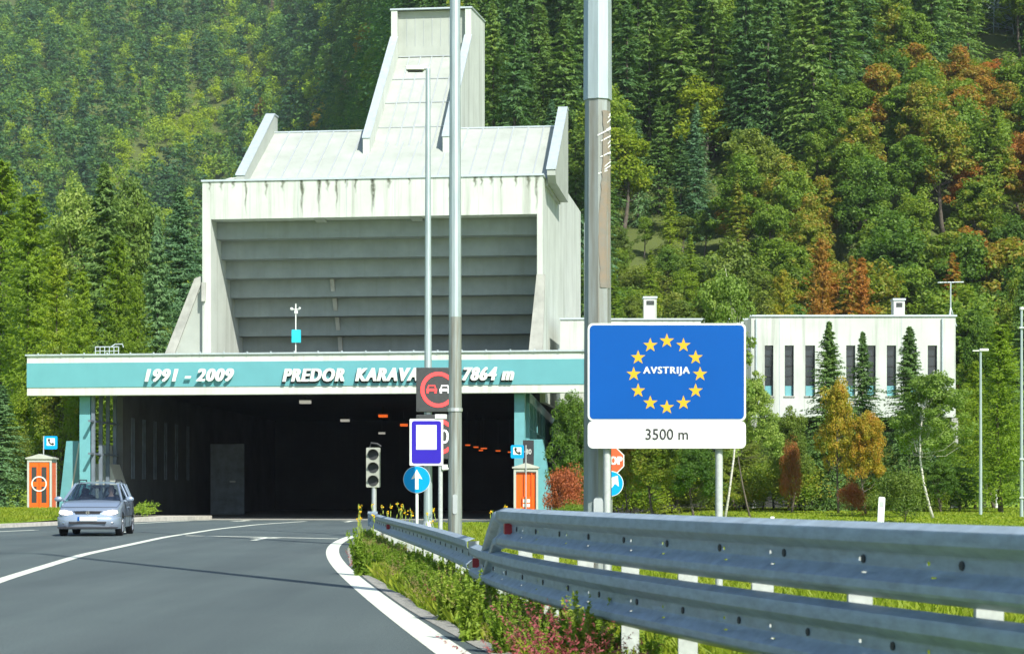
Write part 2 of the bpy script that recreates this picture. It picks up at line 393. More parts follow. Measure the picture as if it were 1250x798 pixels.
def marking(name,path,w):
    L_,R_=offset_line(name,path,w); return strip(name,L_,R_,.004,M['paint'])
rl=polypath([(5.5,-20),(3.15,-6),(1.75,2),(.92,6.5),(.18,10.5),(-.52,14.55),(-.875,17.9),(-1.27,20.7),(-1.88,24.6),(-2.42,28.8),(-3.3,36.5),(-3.98,44),(-4.22,49.7),(-4.3,55)])
marking('edge_line',rl,.26)
marking('centre_line',smoothpath([(-1.2,-20),(-2.4,0),(-4.2,9),(-5.6,17),(-6.95,26.7),(-8.18,37.4),(-9.19,51.9),(-9.5,63),(-9.35,72),(-8.3,81)]),.21)
marking('left_edge_line',smoothpath([(-17.6,40),(-16.4,52),(-15.5,59.4),(-14.9,62)]),.26)
marking('left_edge_line',smoothpath([(-14.6,72),(-14.2,75),(-13.4,82),(-12.8,84)]),.26)
# stop line, arrows
strip('stop_line',[(-8.95,54.1),(-4.45,50.5)],[(-8.95,53.7),(-4.45,50.1)],.004,M['paint'])
def arrow(name,x,y,dirn,s=1):
    mb=MB(); d=1 if dirn>0 else -1
    pts=[(-.08,-1.6),(.08,-1.6),(.08,.6),(.42,.6),(0,1.8),(-.42,.6),(-.08,.6)]
    mb.add([(x+a*s,y+b*d*s,.004) for a,b in pts],[tuple(range(7))]); o=mb.build(name,M['paint']); tag(o,kind='structure')
arrow('lane_arrow',-6.4,50.2,1,1.0)
arrow('lane_arrow',-11.5,57,-1,1.25)
arrow('lane_arrow',-11.2,82,-1,1.2)
arrow('lane_arrow',-6.6,80,1,1.2)
# kerb on the left and raised verge behind it
kp=[(x,y) for x,y in EL if y>44]
mb=MB()
for i in range(len(kp)-1):
    (x0,y0),(x1,y1)=kp[i],kp[i+1]
    mb.add([(x0-.3,y0,-.05),(x0,y0,-.05),(x1,y1,-.05),(x1-.3,y1,-.05),(x0-.3,y0,.13),(x0-.02,y0,.13),(x1-.02,y1,.13),(x1-.3,y1,.13)],
      [(4,5,6,7),(1,2,6,5),(0,4,7,3),(0,1,5,4),(2,3,7,6)])
tag(mb.build('kerb',M['kerb']),kind='structure')
vg=[]; n=len(kp)
mb=MB()
offs=[.3,1.2,3,6,10,16,30]
for j,o_ in enumerate(offs):
    for x,y in kp: mb.v.append((x-o_,y, .13+ .26*ss(np.array(y+o_*.5),64,86) +(.03 if j else -.01)+ (0 if j<6 else .2)))
for j in range(len(offs)-1):
    for i in range(n-1): mb.f.append((j*n+i,j*n+i+1,(j+1)*n+i+1,(j+1)*n+i))
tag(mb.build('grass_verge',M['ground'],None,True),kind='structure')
# right gravel edge
L_=[(x-.02,y) for x,y in ER if y<60]; R_=[(x+.10+.05*math.sin(y*5)+.04*math.sin(y*11.3),y) for x,y in ER if y<60]
strip('gravel_edge',L_,R_,.006,M['gravel'])

# ------------------------------------------------------------------ leaf builders
def diamonds(C,N,T,l,w):
    N=N/np.linalg.norm(N,axis=1,keepdims=True)
    B=np.cross(N,T); B/= (np.linalg.norm(B,axis=1,keepdims=True)+1e-9)
    T=np.cross(B,N)
    l=np.asarray(l).reshape(-1,1); w=np.asarray(w).reshape(-1,1)
    return np.stack([C-T*l/2,C+B*w/2,C+T*l/2,C-B*w/2],1)
def rdir(r,n):
    v=r.normal(size=(n,3)); return v/np.linalg.norm(v,axis=1,keepdims=True)
def conifer_q(r,h,Rad,nwh,nb,nq,leaf,base=.06,droop=.35,rise=.1,gap=.15,flat=.35,power=.85,ragged=.25):
    t=np.linspace(base,.985,nwh); t=np.repeat(t,nb); n=len(t); t=t+r.normal(size=n)*.45/nwh; t=np.clip(t,base*.8,.992)
    keep=r.random(n)>gap; t=t[keep]; n=len(t)
    az=r.random(n)*2*math.pi
    L_=Rad*(1-t)**power*(1-ragged+2*ragged*r.random(n))*(1-.35*np.clip((.18-t)/.18,0,1))+.12
    lowf=1+.18*np.sin(az*2+t*17+r.random()*6); L_*=lowf
    s=np.linspace(.12,1,nq)[None,:]+r.normal(size=(n,nq))*.04
    o=np.stack([np.cos(az),np.sin(az)],1)
    rad=L_[:,None]*s
    px=o[:,0:1]*rad; py=o[:,1:2]*rad
    dr=droop*(1-t)[:,None]
    pz=(t*h)[:,None]+rise*rad-dr*rad*s
    side=r.normal(size=(n,nq))*(.16*L_[:,None])*(1-s*.6)
    px=px-o[:,1:2]*side; py=py+o[:,0:1]*side; pz=pz+r.normal(size=(n,nq))*.05*leaf
    C=np.stack([px,py,pz],-1).reshape(-1,3); m=len(C)
    out=np.repeat(np.concatenate([o,np.full((n,1),-.25)],1),nq,0)
    T=out+np.stack([-np.repeat(o[:,1],nq),np.repeat(o[:,0],nq),np.zeros(m)],1)*(r.normal(size=(m,1))*.8)+r.normal(size=(m,3))*.2
    N=np.stack([out[:,0]*.55,out[:,1]*.55,np.ones(m)*.8],1)+r.normal(size=(m,3))*.45
    l=leaf*(.7+.6*r.random(m)); 
    return diamonds(C,N,T,l,l*flat)
def broad_q(r,h,Rad,nc,nl,leaf,base=.25,shape=1.0,round_=.3,droop=0):
    cz=h*(base+1)/2; rz=h*(1-base)/2
    d=rdir(r,nc); d[:,2]=np.where(d[:,2]<-.5,-d[:,2],d[:,2])
    f=.35+.6*r.random(nc)**.6
    cc=d*np.stack([np.full(nc,Rad*.8),np.full(nc,Rad*.8),np.full(nc,rz*.85)],1)*f[:,None]
    tt=(cc[:,2]/rz+1)/2
    cc[:,:2]*= (1-shape*.45*np.clip(tt-.35,0,1)/.65)[:,None]
    az=np.arctan2(cc[:,1],cc[:,0]); p1,p2=r.random(2)*6.28
    cc[:,:2]*=(1+.20*np.sin(2*az+p1+cc[:,2]/rz*2)+.14*np.sin(3*az+p2-cc[:,2]/rz*3))[:,None]; cc+=r.normal(size=cc.shape)*Rad*.06
    cc[:,2]+=cz
    rc=Rad*(round_*.65+round_*.7*r.random(nc))
    k=np.repeat(np.arange(nc),nl); n=len(k)
    ld=rdir(r,n); rf=(.45+.6*r.random(n)**.5)
    C=cc[k]+ld*(rc[k]*rf)[:,None]*np.array([1,1,.8])
    N=ld*.9+np.array([0,0,.35])+r.normal(size=(n,3))*.55
    T=r.normal(size=(n,3))+np.array([0,0,-droop])
    l=leaf*(.65+.7*r.random(n))
    return diamonds(C,N,T,l,l*.62),cc
def trunk_mb(r,h,rad,limbs=None,bend=.0,frac=.9,nseg=7,base=(0,0)):
    mb=MB(); a=r.random()*6.28
    pts=[];rs=[]
    for i in range(nseg+1):
        t=i/nseg
        pts.append((base[0]+math.cos(a)*bend*math.sin(t*3)*h*.05,base[1]+math.sin(a)*bend*math.sin(t*2.3)*h*.05,-.3+t*(h*frac+.3)))
        rs.append(rad*(1.25 if i==0 else 1)*(1-.88*t))
    mb.tube(pts,rs,8)
    if limbs is not None:
        for c in limbs:
            zb=max(h*(.12 if bend<1.7 else .38),min(c[2]-.25*math.hypot(c[0],c[1])-.1*h,h*frac*.9)); t=zb/(h*frac)
            p0=Vector((0,0,zb)); i=min(nseg-1,int(t*nseg)); p0.x=pts[i][0]; p0.y=pts[i][1]
            p1=Vector(c); mid=(p0+p1)/2+Vector((0,0,-.04*h))
            r0=rad*(1-.85*t)*(.45 if bend<1.7 else .3)
            mb.tube([p0,mid,p1],[r0,r0*.65,r0*.2],5,False)
    return mb
def make_tree(kind,name,crown_q,tmb,cmat,bmat='bark'):
    e=empty(name)
    c=link('crown',quads_mesh(kind,crown_q),M[cmat],e)
    t=tmb.build('trunk',M[bmat],e,True)
    return e
def kids(o): return [c for c in bpy.data.objects if c.parent==o]
def copy_thing(src,ch,loc,rz,sc,label,cat,group,mats=None):
    c=src.copy(); COL.objects.link(c); c.location=loc; c.rotation_euler=(0,0,rz); c.scale=sc
    tag(c,label,cat,group)
    for k in ch:
        d=k.copy(); COL.objects.link(d); d.parent=c
        if mats and k.name.startswith('crown'):
            d.material_slots[0].link='OBJECT'; d.material_slots[0].material=M[mats]
    return c

# ------------------------------------------------------------------ forest prototypes
class Proto:
    def __init__(s,name,h,Rad,q,tmb,cm,bm='bark'):
        s.name=name; s.h=h; s.R=Rad; s.used=False
        s.me=quads_mesh(name+'_crown',q); s.me.materials.append(M[cm])
        tmp=tmb.build('trunk',M[bm]); s.tm=tmp.data; bpy.data.objects.remove(tmp)
        s.tm.polygons.foreach_set('use_smooth',[True]*len(s.tm.polygons))
    def place(s,x,y,z,h,wid,rz,label,cat,group,cm=None,name=None,bm=None,tilt=0):
        e=empty(name or s.name,(x,y,z),rz,label,cat,group); e.scale=(wid/s.R,wid/s.R,h/s.h)
        if tilt: e.rotation_euler=(0,tilt,rz)
        c=bpy.data.objects.new('crown',s.me); COL.objects.link(c); c.parent=e
        if cm:
            c.material_slots[0].link='OBJECT'; c.material_slots[0].material=M[cm]
        t=bpy.data.objects.new('trunk',s.tm); COL.objects.link(t); t.parent=e
        if bm:
            t.material_slots[0].link='OBJECT'; t.material_slots[0].material=M[bm]
        return e
PC=[];PB=[];PL=[];PCN=[];PBN=[]
for i in range(5):
    r=np.random.default_rng(100+i)
    h=18; q=conifer_q(r,h,3.1+.3*i/4,44,9,16,.50,base=.05,droop=.55+.12*(i%3),rise=.2,gap=.22,flat=.34,ragged=.38)
    PC.append(Proto('spruce_tree',h,3.3,q,trunk_mb(r,h,.24,frac=.97),'spruce'))
for i in range(6):
    r=np.random.default_rng(200+i)
    h=12; q,cc=broad_q(r,h,3.2,78,105,.27,base=.08,shape=.8+.12*(i%3),round_=.20)
    PB.append(Proto('broadleaf_tree',h,3.2,q,trunk_mb(r,h,.2,cc[::3],bend=1,frac=.8),'broad'))
# fine, near versions
for i in range(3):
    r=np.random.default_rng(300+i)
    h=18; q=conifer_q(r,h,3.9,80,14,24,.34,base=.03,droop=.6,rise=.3,gap=.2,flat=.3,ragged=.5,power=1.0)
    PCN.append(Proto('spruce_tree',h,3.4,q,trunk_mb(r,h,.22,frac=.97),'spruce_near'))
for i in range(3):
    r=np.random.default_rng(330+i)
    h=16; q=conifer_q(r,h,2.6,80,12,24,.26,base=.05,droop=.12,rise=.35,gap=.25,flat=.3,power=.62,ragged=.4)
    PL.append(Proto('larch_tree',h,2.6,q,trunk_mb(r,h,.16,frac=.97,bend=.3),'larch'))
for i in range(4):
    r=np.random.default_rng(360+i)
    h=8; q,cc=broad_q(r,h,2.4,150,140,.13,base=.05,shape=1.0,round_=.17)
    PBN.append(Proto('broadleaf_tree',h,2.4,q,trunk_mb(r,h,.11,cc[::3],bend=1.6,frac=.85),'broad'))
for i in range(2):
    r=np.random.default_rng(380+i)
    h=8; q,cc=broad_q(r,h,1.7,120,125,.10,base=.15,shape=.9,round_=.15,droop=1)
    PBN.append(Proto('birch_tree',h,1.7,q,trunk_mb(r,h,.05,cc[::2],bend=1.8,frac=.9),'birch','birchbark'))
PBH=[]
for i in range(3):
    r=np.random.default_rng(390+i)
    h=20; q,cc=broad_q(r,h,5.5,230,110,.24,base=.05,shape=1.15,round_=.13)
    PBH.append(Proto('broadleaf_tree',h,5.5,q,trunk_mb(r,h,.25,cc[::6],bend=1,frac=.85),'broad'))
PSH=[]
for i in range(2):
    r=np.random.default_rng(400+i)
    h=2.2; q,cc=broad_q(r,h,1.4,45,200,.085,base=.0,shape=.3,round_=.34)
    PSH.append(Proto('shrub',h,1.4,q,trunk_mb(r,h,.04,cc[::2],bend=1,frac=.6),'olive'))

def terr(x,y): return float(terrain(x,y))
def proj(x,y,z): return CX+F*x/y, HY-F*(z-H)/y
ncon=nbr=0; far=[]
fr=np.random.default_rng(11)
cand=[]
y=126.0
while y<800:
    step=4.3 if y<300 else (5.6 if y<560 else 6.4)
    xl=-.40*y-10; xr=.40*y+10; x=xl
    while x<xr:
        cand.append((x+fr.normal()*1.3,y+fr.normal()*1.4)); x+=step*(.85+.3*fr.random())
    y+=step*.95
def hidden(px,top,wpx):
    e=.55*wpx
    if 262+e<px<690-e and top>225: return True
    if 345+e<px<655-e and top>170: return True
    if 480+e<px<585-e and top>28: return True
    if top<-170: return False
    return False
zonecount={}
for (x,y) in sorted(cand,key=lambda c:c[1]):
    px0=CX+F*x/y
    z=terr(x,y)
    th=x/y; Y0=128+300*float(ss(np.array(-th),.035,.16))
    if y<Y0+3: continue
    px,pyb=proj(x,y,z)
    if pyb<-60: continue
    outside=px<-40 or px>1290
    if outside and (px<-600 or px>1800): continue
    rnd=fr.random(); nse=math.sin(x*.09+2)*math.sin(y*.07)+.5*math.sin(x*.21+y*.13)
    left=px<470
    kind='s'; hh=16+5*fr.random(); cm=None
    if left:
        if y>430+60*fr.random() or pyb<60: pass
        kind='s' if (nse>-.1 and rnd<.62) or rnd<.22 else 'b'
        if kind=='b': hh=9+4*fr.random(); cm='broadfar' if fr.random()<.9 else ('gold' if fr.random()<.3 else 'olive')
        else: hh=11+5*fr.random()
        # bright green stripe of broadleaf climbing to the right
        if abs((pyb-40)-(150-(px-210)*.75))<32 and 130<px<330: kind='b'; cm='larch' if fr.random()<.55 else 'broadfar'; hh=8+3*fr.random()
    else:
        pm=pyb-50
        if px>890 and pm>45+max(0,(1180-px))*.66+22*math.sin(px*.045): 
            kind='b'; hh=8+5*fr.random(); q_=fr.random(); cm='autumn' if q_<(.30 if px<1120 else .5) else ('rust' if q_<(.32 if px<1120 else .58) else ('olive' if q_<.52 else 'broad'))
            if fr.random()<.06: kind='s'
        elif 745<px<905 and pyb>300:
            kind='b' if rnd<.75 else 's'; hh=3.5+3*fr.random(); cm='olive' if rnd<.3 else ('broad' if rnd<.6 else 'yellowgreen')
            if kind=='s': hh=7
        else:
            kind='s' if rnd<.88 else 'b'
            if kind=='b': hh=11+4*fr.random(); cm='gold' if fr.random()<.12 else 'yellowgreen' if fr.random()<.3 else 'broad'
            else: hh=14+6*fr.random()*(1 if pyb<250 else .6)
            if pyb>250 and kind=='s': cm='bluepine' if fr.random()<.35 else None; hh=9+3*fr.random()
    if 1188<px0<1244 and y<237:
        hh=min(hh,(HY-66)/F*y+H-z)
        if hh<3: continue
    _,top=proj(x,y,z+hh)
    wid=(hh*.19*(.9+.25*fr.random())) if kind=='s' else hh*.29*(.9+.3*fr.random())
    if hidden(px,top,wid*F/y): continue
    if top>640: continue
    far_flag = outside or (kind=='s' and ncon>=285) or (kind=='b' and nbr>=285) or (left and y>560)
    if far_flag:
        far.append((x,y,z,hh,wid,kind+('!' if cm=='larch' else ''))); continue
    rows=('low down','fairly low','halfway up','high up','near the top'); rw_=rows[min(4,max(0,int((430-pyb)/85)))]
    colz=((-50,90,'at the left picture edge'),(90,250,'above the row of larches'),(250,440,'above the left roof fin'),(440,600,'behind the concrete tower'),(600,705,'between tower and thickest lamp pole'),(705,800,'just right of the thickest lamp pole'),(800,910,'above the border sign'),(910,1040,'above the first roof windows'),(1040,1150,'over the roof chimney'),(1150,1300,'at the right picture edge'))
    where=rw_+' on the slope '+[c for a,b,c in colz if a<=px<b][0]
    if kind=='s':
        ncon+=1; lab=f"{'blue-green pine' if cm else 'dark green spruce'} {where}"
        PC[int(fr.integers(5))].place(x,y,z-.3,hh,wid,fr.random()*6.28,lab,'tree','conifers of the hillside forest',cm)
    else:
        nbr+=1; cn={'broadfar':'green leafy','gold':'golden autumn','olive':'dull olive','larch':'bright yellow-green leafy','autumn':'green and rusty autumn','rust':'rust-brown autumn','broad':'fresh green leafy','yellowgreen':'yellowish green leafy',None:'green leafy'}[cm]
        lab=f"{cn} tree {where.replace('thickest lamp','thick')}"
        PB[int(fr.integers(6))].place(x,y,z-.3,hh,wid,fr.random()*6.28,lab,'tree','leafy trees of the hillside forest',cm)
print('FOREST individuals',ncon,nbr,'far',len(far))
# far wood, surplus trees and unseen trees beside the view, as one mass
def low_conifer(r): return conifer_q(r,1,.2,16,6,5,.08,base=.05,droop=.4,rise=.1,gap=.1,flat=.55)
def low_broad(r):
    q,_=broad_q(r,1,.3,14,40,.062,base=.05,shape=.7,round_=.42); return q
LC=[low_conifer(np.random.default_rng(50+i)) for i in range(5)]
LB=[low_broad(np.random.default_rng(60+i)) for i in range(6)]
FC=[conifer_q(np.random.default_rng(90+i),1,.2,34,8,10,.034,base=.05,droop=.5,rise=.2,gap=.2,flat=.36) for i in range(3)]
FB=[broad_q(np.random.default_rng(95+i),1,.3,46,55,.03,base=.05,shape=.8,round_=.24)[0] for i in range(3)]
print('FINE FAR',sum(1 for f in far if f[1]<430 and -40<CX+F*f[0]/f[1]<1290))
Q=[];TT=[]
for x,y,z,hh,wid,k in far:
    a=fr.random()*6.28; c,s=math.cos(a),math.sin(a)
    q=(LC[int(fr.integers(5))] if k[0]=='s' else LB[int(fr.integers(6))])
    if y<430 and -60<CX+F*x/y<1310: q=(FC if k[0]=='s' else FB)[int(fr.integers(3))]
    sx=wid/.2 if k[0]=='s' else wid/.3
    qx=(q[...,0]*c-q[...,1]*s)*sx+x; qy=(q[...,0]*s+q[...,1]*c)*sx+y; qz=q[...,2]*hh+z-.2
    Q.append(np.stack([qx,qy,qz],-1)); TT.append(np.full(len(q),(1.15+.2*fr.random() if k[-1]=='!' else .40*fr.random() if k=='s' else .15+.75*fr.random()),dtype=np.float32))
if Q:
    fm=quads_mesh('far_wood',np.concatenate(Q)); at_=fm.attributes.new('kindtone','FLOAT','FACE'); at_.data.foreach_set('value',np.concatenate(TT))
    o=link('far_wood',fm,M['forestmass'])
    tag(o,'mixed wood of green crowns on the far slope and, unseen, beside the view','wood',kind='stuff')

# ------------------------------------------------------------------ particular trees
def treeat(P,px,ptop,pbase,Z,wpx,label,cat='tree',cm=None,name=None,group=None,bm=None,rz=None,tilt=0):
    b=at(px,pbase,Z); h=(pbase-ptop)/F*Z; w=wpx/2/F*Z
    zt=terr(b.x,b.y)
    zb=min(b.z,zt+.05) if b.z>zt else b.z
    zb=zt-.05; h=(at(px,ptop,Z).z-zb)*(1.09 if P in PBN else 1.0)
    return P.place(b.x,b.y,zb,h,w,random.random()*6.28 if rz is None else rz,label,cat,group,cm,name,bm,tilt)
X_=lambda p,Z_: (p-CX)/F*Z_
# left of the portal
treeat(PL[0],38,236,610,104,125,'tall yellow-green larch with rounded crown at the left edge above the portal roof',name='larch_tree')
treeat(PL[1],4,196,610,112,130,'pale green larch cut by the left picture edge',name='larch_tree')
treeat(PL[2],68,300,610,98,90,'yellow-green larch between the leftmost larch and the dark spruce',name='larch_tree')
treeat(PBH[0],95,182,560,135,175,'broad pale green leafy tree behind the leftmost larches',cm='birch')
treeat(PBH[1],165,174,560,138,165,'pale green leafy tree behind the dark spruce left of the white building',cm='birch')
treeat(PCN[0],128,198,610,118,150,'tall dark spruce with drooping branches left of the white building',name='spruce_tree')
treeat(PL[1],146,288,610,104,86,'slim bright green larch in front of the dark spruce',name='larch_tree')
treeat(PL[0],100,330,610,92,76,'small thin yellowish larch just above the portal roof',name='larch_tree')
treeat(PCN[1],192,262,610,118,92,'blue-green pine two trees left of the white building edge',cm='bluepine',name='pine_tree')
treeat(PCN[2],220,226,610,130,104,'blue-green pine touching the left edge of the white building',cm='bluepine',name='pine_tree')
treeat(PCN[1],246,262,610,142,70,'dark pine partly hidden behind the white building',cm='bluepine',name='pine_tree')
treeat(PL[2],168,330,610,110,60,'narrow yellow-green larch over the middle left of the portal roof',name='larch_tree')
treeat(PBN[2],196,392,600,122,80,'low yellow-green bush tree at the foot of the sloping buttress',cm='yellowgreen')
treeat(PBN[3],70,425,625,96,110,'leafy shrub tree with brown tinge under the left end of the portal roof',cm='autumn')
treeat(PCN[0],2,470,630,86,100,'short green pine low at the left picture edge',cm='bluepine',name='pine_tree')
treeat(PBN[0],96,440,625,100,90,'green shrub tree between phone booth and left teal post',cm='broad')
treeat(PBN[1],35,455,625,98,90,'yellow-green shrub tree behind the left phone booth',cm='yellowgreen')
treeat(PBN[2],18,520,628,92,70,'low olive shrub left of the phone booth',cm='olive')
treeat(PBN[3],122,455,620,108,56,'dark green tree seen behind the left teal post',cm='broad')
# right side, near
treeat(PCN[0],1012,392,618,88,92,'slim dark spruce in front of the third window from the left of the long building',name='spruce_tree')
treeat(PCN[1],1053,404,618,90,76,'second slim spruce with thin top before the long building',name='spruce_tree')
treeat(PCN[2],1110,398,618,87,96,'spruce with grey-green branches before the right windows of the long building',name='spruce_tree')
treeat(PBN[4],882,322,622,70,110,'tall loose birch-like tree right of the blue border sign, topping the roof',cm='birch',bm='birchbark',name='birch_tree')
treeat(PBN[5],918,455,622,74,90,'pale-leaved birch just right of the white distance panel',cm='birch',bm='bark',name='birch_tree')
treeat(PBN[0],965,500,616,84,70,'olive-brown leafy tree below the left windows of the long building',cm='olive')
treeat(PBN[1],1024,462,618,80,66,'yellow-green tree with orange tinge around the first spruce',cm='turning')
treeat(PBN[2],1058,500,620,79,58,'yellow leafy tree to the right of the two slim spruces',cm='turning')
treeat(PSH[0],966,535,622,83,30,'orange-red autumn shrub crown left of the slim spruces',cm='redleaf',name='shrub',cat='shrub')
treeat(PSH[1],1040,585,622,76,34,'small red shrub at the foot of the yellow tree',cm='redleaf',name='shrub',cat='shrub')
treeat(PBN[4],1142,448,628,72,130,'grey-green birch with white forked trunk before the right end of the long building',cm='birch',bm='birchbark',name='birch_tree')
treeat(PBN[3],1180,470,612,100,80,'green shrub tree behind the concrete corner pillar of the long building',cm='broad')
treeat(PL[0],1222,395,618,84,96,'large yellow-green larch with hanging twigs at the right picture edge',name='larch_tree')
treeat(PL[1],1190,440,618,92,56,'yellow-green larch between the long building and the short street lamp',name='larch_tree')
treeat(PCN[2],1252,330,612,104,110,'dark spruce behind the larch at the right picture edge',name='spruce_tree')
treeat(PBH[2],1200,360,606,112,110,'dense green tree right of the roof antenna',cm='broad')
treeat(PBH[0],1250,300,600,118,120,'tall leafy tree with rusty leaves at the far right',cm='autumn')
treeat(PSH[0],1103,572,640,66,78,'round olive bush beside the slanting white marker post',cm='olive',name='shrub',cat='shrub')
treeat(PSH[1],1075,596,632,78,60,'low olive bush at the lawn edge behind the round bush',cm='olive',name='shrub',cat='shrub')
treeat(PBN[3],800,520,626,72,96,'reddish green shrub tree below the blue border sign',cm='autumn')
treeat(PBN[0],850,540,624,70,86,'green shrub tree just left of the right sign post',cm='broad')
treeat(PBN[2],768,530,626,76,60,'autumn shrub tree right of the stop sign',cm='autumn')
treeat(PBN[1],697,478,622,78,66,'fresh green tree between the portal and the tall lamp pole',cm='broad')
treeat(PBN[0],730,500,624,90,80,'dark green tree behind the tall lamp pole',cm='broad')
treeat(PSH[0],693,568,622,74,60,'red-leaved maple bush beside the right teal wing wall',cm='redleaf',name='shrub',cat='shrub')
treeat(PSH[1],700,612,634,66,54,'low green bush at the foot of the red maple bush',cm='broad',name='shrub',cat='shrub')
treeat(PBN[3],900,540,620,90,100,'dark shrub tree behind the pale birches',cm='olive')
treeat(PBN[1],1145,520,612,92,90,'green thicket tree under the long building near its right end',cm='broad')
treeat(PBN[2],1005,530,614,94,110,'green thicket tree under the middle of the long building',cm='olive')
tk=random.Random(21)
for px,pt,Z,wp,cm,lb in [(775,560,86,60,'broad','green thicket shrub in the second row under the left half of the border sign'),(830,548,88,70,'olive','olive thicket shrub in the second row under the right half of the border sign'),
   (905,520,92,80,'broad','leafy green tree in the second row left of the red shrub'),(945,505,94,64,'birch','pale green tree close to the wall under the first windows'),(985,545,90,60,'yellowgreen','yellow-green shrub tree low between the red shrub and the first slim spruce'),
   (1035,560,92,64,'broad','green tree crowded behind the yellow trees of the long building'),(1085,545,92,64,'olive','olive tree crowded behind the round bush'),(1120,540,90,64,'broad','green tree behind the forked birch'),(1150,560,84,60,'broad','low green shrub at the root of the forked birch'),
   (1175,540,96,80,'broad','green shrub tree hiding the foot of the concrete corner pillar'),(1215,520,98,100,'broad','dark green shrub tree behind the short street lamp'),(1250,500,92,90,'larch','bright green tree low at the right picture edge'),(725,560,84,50,'autumn','autumn shrub behind the thickest lamp pole'),(875,575,78,60,'autumn','rusty green shrub at the foot of the right sign post')]:
    treeat(PBN[tk.randrange(4)],px,pt,622,Z,wp,lb,cm=cm)
sr=random.Random(33); nsh=0
for k in range(95):
    px=705+215*sr.random(); y=131+40*sr.random(); x=(px-CX)/F*y; z=terr(x,y); h=1.6+2.2*sr.random()
    cm=('olive','broad','yellowgreen','broad','birch')[sr.randrange(5)]
    cn={'olive':'dull olive','broad':'green','yellowgreen':'yellow-green','birch':'pale green'}[cm]
    rw_=('just above the set-back roof','a little above the set-back roof','on the open low slope','at the top of the open low slope')[min(3,int((y-131)/10))]
    PSH[k%2].place(x,y,z-.1,h,h*(.7+.5*sr.random()),sr.random()*6.28,f"{cn} bush {rw_}, {'left' if px<790 else 'right' if px>850 else 'middle'} part",'shrub','bushes on the open low slope',cm)
for k in range(17):
    px=745+26*k+8*sr.random(); Z=86+8*sr.random(); h=1.5+1.3*sr.random(); x=X_(px,Z)
    cm=('olive','broad','yellowgreen','autumn')[sr.randrange(4)]; cn={'olive':'dull olive','broad':'green','yellowgreen':'yellow-green','autumn':'rust-tinged green'}[cm]
    ref=('under the border sign','under the border sign','right of the sign post','below the first windows','by the slim spruces','near the forked birch')[min(5,int((px-745)/75))]
    PSH[k%2].place(x,Z,terr(x,Z)-.1,h,h*.9,sr.random()*6.28,f"low {cn} undergrowth bush {ref}, {'nearer' if Z<90 else 'farther'} row",'shrub','undergrowth along the lawn',cm)
# particular trees on the slopes
def slope_tree(P,px,ptop,hpx,wpx,label,cm,name,bm=None,lift=0):
    lo,hi=126.,900.
    pb=ptop+hpx
    for _ in range(50):
        mid=(lo+hi)/2; b=at(px,pb,mid)
        if terr(b.x,b.y)>b.z: hi=mid
        else: lo=mid
    Z=mid-3; b=at(px,pb,Z); 
    return P.place(b.x,b.y,b.z-.6,hpx/F*Z+.6,wpx/2/F*Z,1.0,label,'tree',None,cm,name,bm)
slope_tree(PB[0],765,30,70,46,'orange-gold leafy tree top high on the slope just right of the lamp pole','gold','broadleaf_tree')
slope_tree(PB[1],852,-12,60,40,'orange tree at the top picture edge above the spruces','gold','broadleaf_tree')
slope_tree(PC[0],171,96,44,16,'dead brownish pink conifer among the green trees of the left slope','dead','dead_tree')
slope_tree(PC[1],332,-8,50,14,'bare pale grey trunk near the top left of the concrete tower','dead','dead_tree','birchbark')
slope_tree(PB[2],428,80,44,34,'brown bare-looking tree left of the tower slope','dead','broadleaf_tree')
slope_tree(PB[3],322,118,36,34,'rust-brown leafy tree above the left roof fin','rust','broadleaf_tree')
treeat(PL[0],1003,290,610,126,74,'cone-shaped rust-brown tree above the roof of the long building',cm='rust',name='broadleaf_tree')
treeat(PL[1],955,328,610,125,62,'yellow-brown tree above the roof left of the rusty cone',cm='turning',name='broadleaf_tree')
treeat(PL[2],1052,314,610,126,66,'rusty tree right of the cone-shaped one above the roof chimney',cm='rust',name='broadleaf_tree')
slope_tree(PB[1],902,248,52,76,'round yellow-green bush tree on the lower slope right of the lamp pole','yellowgreen','broadleaf_tree')
slope_tree(PB[0],832,258,46,52,'round dull green bush tree left of the yellow-green one','olive','broadleaf_tree')
slope_tree(PC[3],885,330,80,62,'green pine standing alone above the chimneyed roof','bluepine','pine_tree')
slope_tree(PC[2],898,28,130,72,'tall pale-trunked spruce standing out high on the right slope',None,'spruce_tree','birchbark')
slope_tree(PB[4],1210,66,80,70,'big leafy tree with red-brown leaves below the lattice pylon','rust','broadleaf_tree')
slope_tree(PL[1],1098,78,90,30,'slender yellow-green tree above the leafy wood on the right slope','larch','larch_tree')

# ------------------------------------------------------------------ portal building
A=R(6.8); O=Vector((0,82,0)); U=Vector((math.cos(A),-math.sin(A),0)); V_=Vector((math.sin(A),math.cos(A),0))
def bp(px,py,v):
    dx=(px-CX)/F; t=(v+O.dot(V_))/(dx*math.sin(A)+math.cos(A))
    P=Vector((dx*t,t,H+(HY-py)/F*t)); q=P-O
    return q.dot(U), P.z
portal=empty('tunnel_portal',O,-A,'wide teal and white tunnel entrance roof over a dark mouth, lettered PREDOR KARAVANKE','tunnel portal')
ul,zt_=bp(33,434.5,0); ur,_=bp(738,430,0); zt_=7.02; zb=5.33
b1=zb+.2*(zt_-zb); b2=zt_-.18*(zt_-zb)
mb=MB().box(ul,ur,0,.6,zb,zt_); fas=mb.build('fascia',M['fascia_white'],portal)
mb=MB().box(ul-.004,ur+.004,-.03,.5,b1,b2).build('teal_band',M['teal'],fas)
mb=MB().box(ul-.06,ur+.06,-.08,.7,zt_+.002,zt_+.07)
for k in range(24): mb.box(ul+.5+k*1.02,ul+.56+k*1.02,-.1,-.08,zt_+.0,zt_+.12)
mb.build('edge_capping',M['cap'],fas)
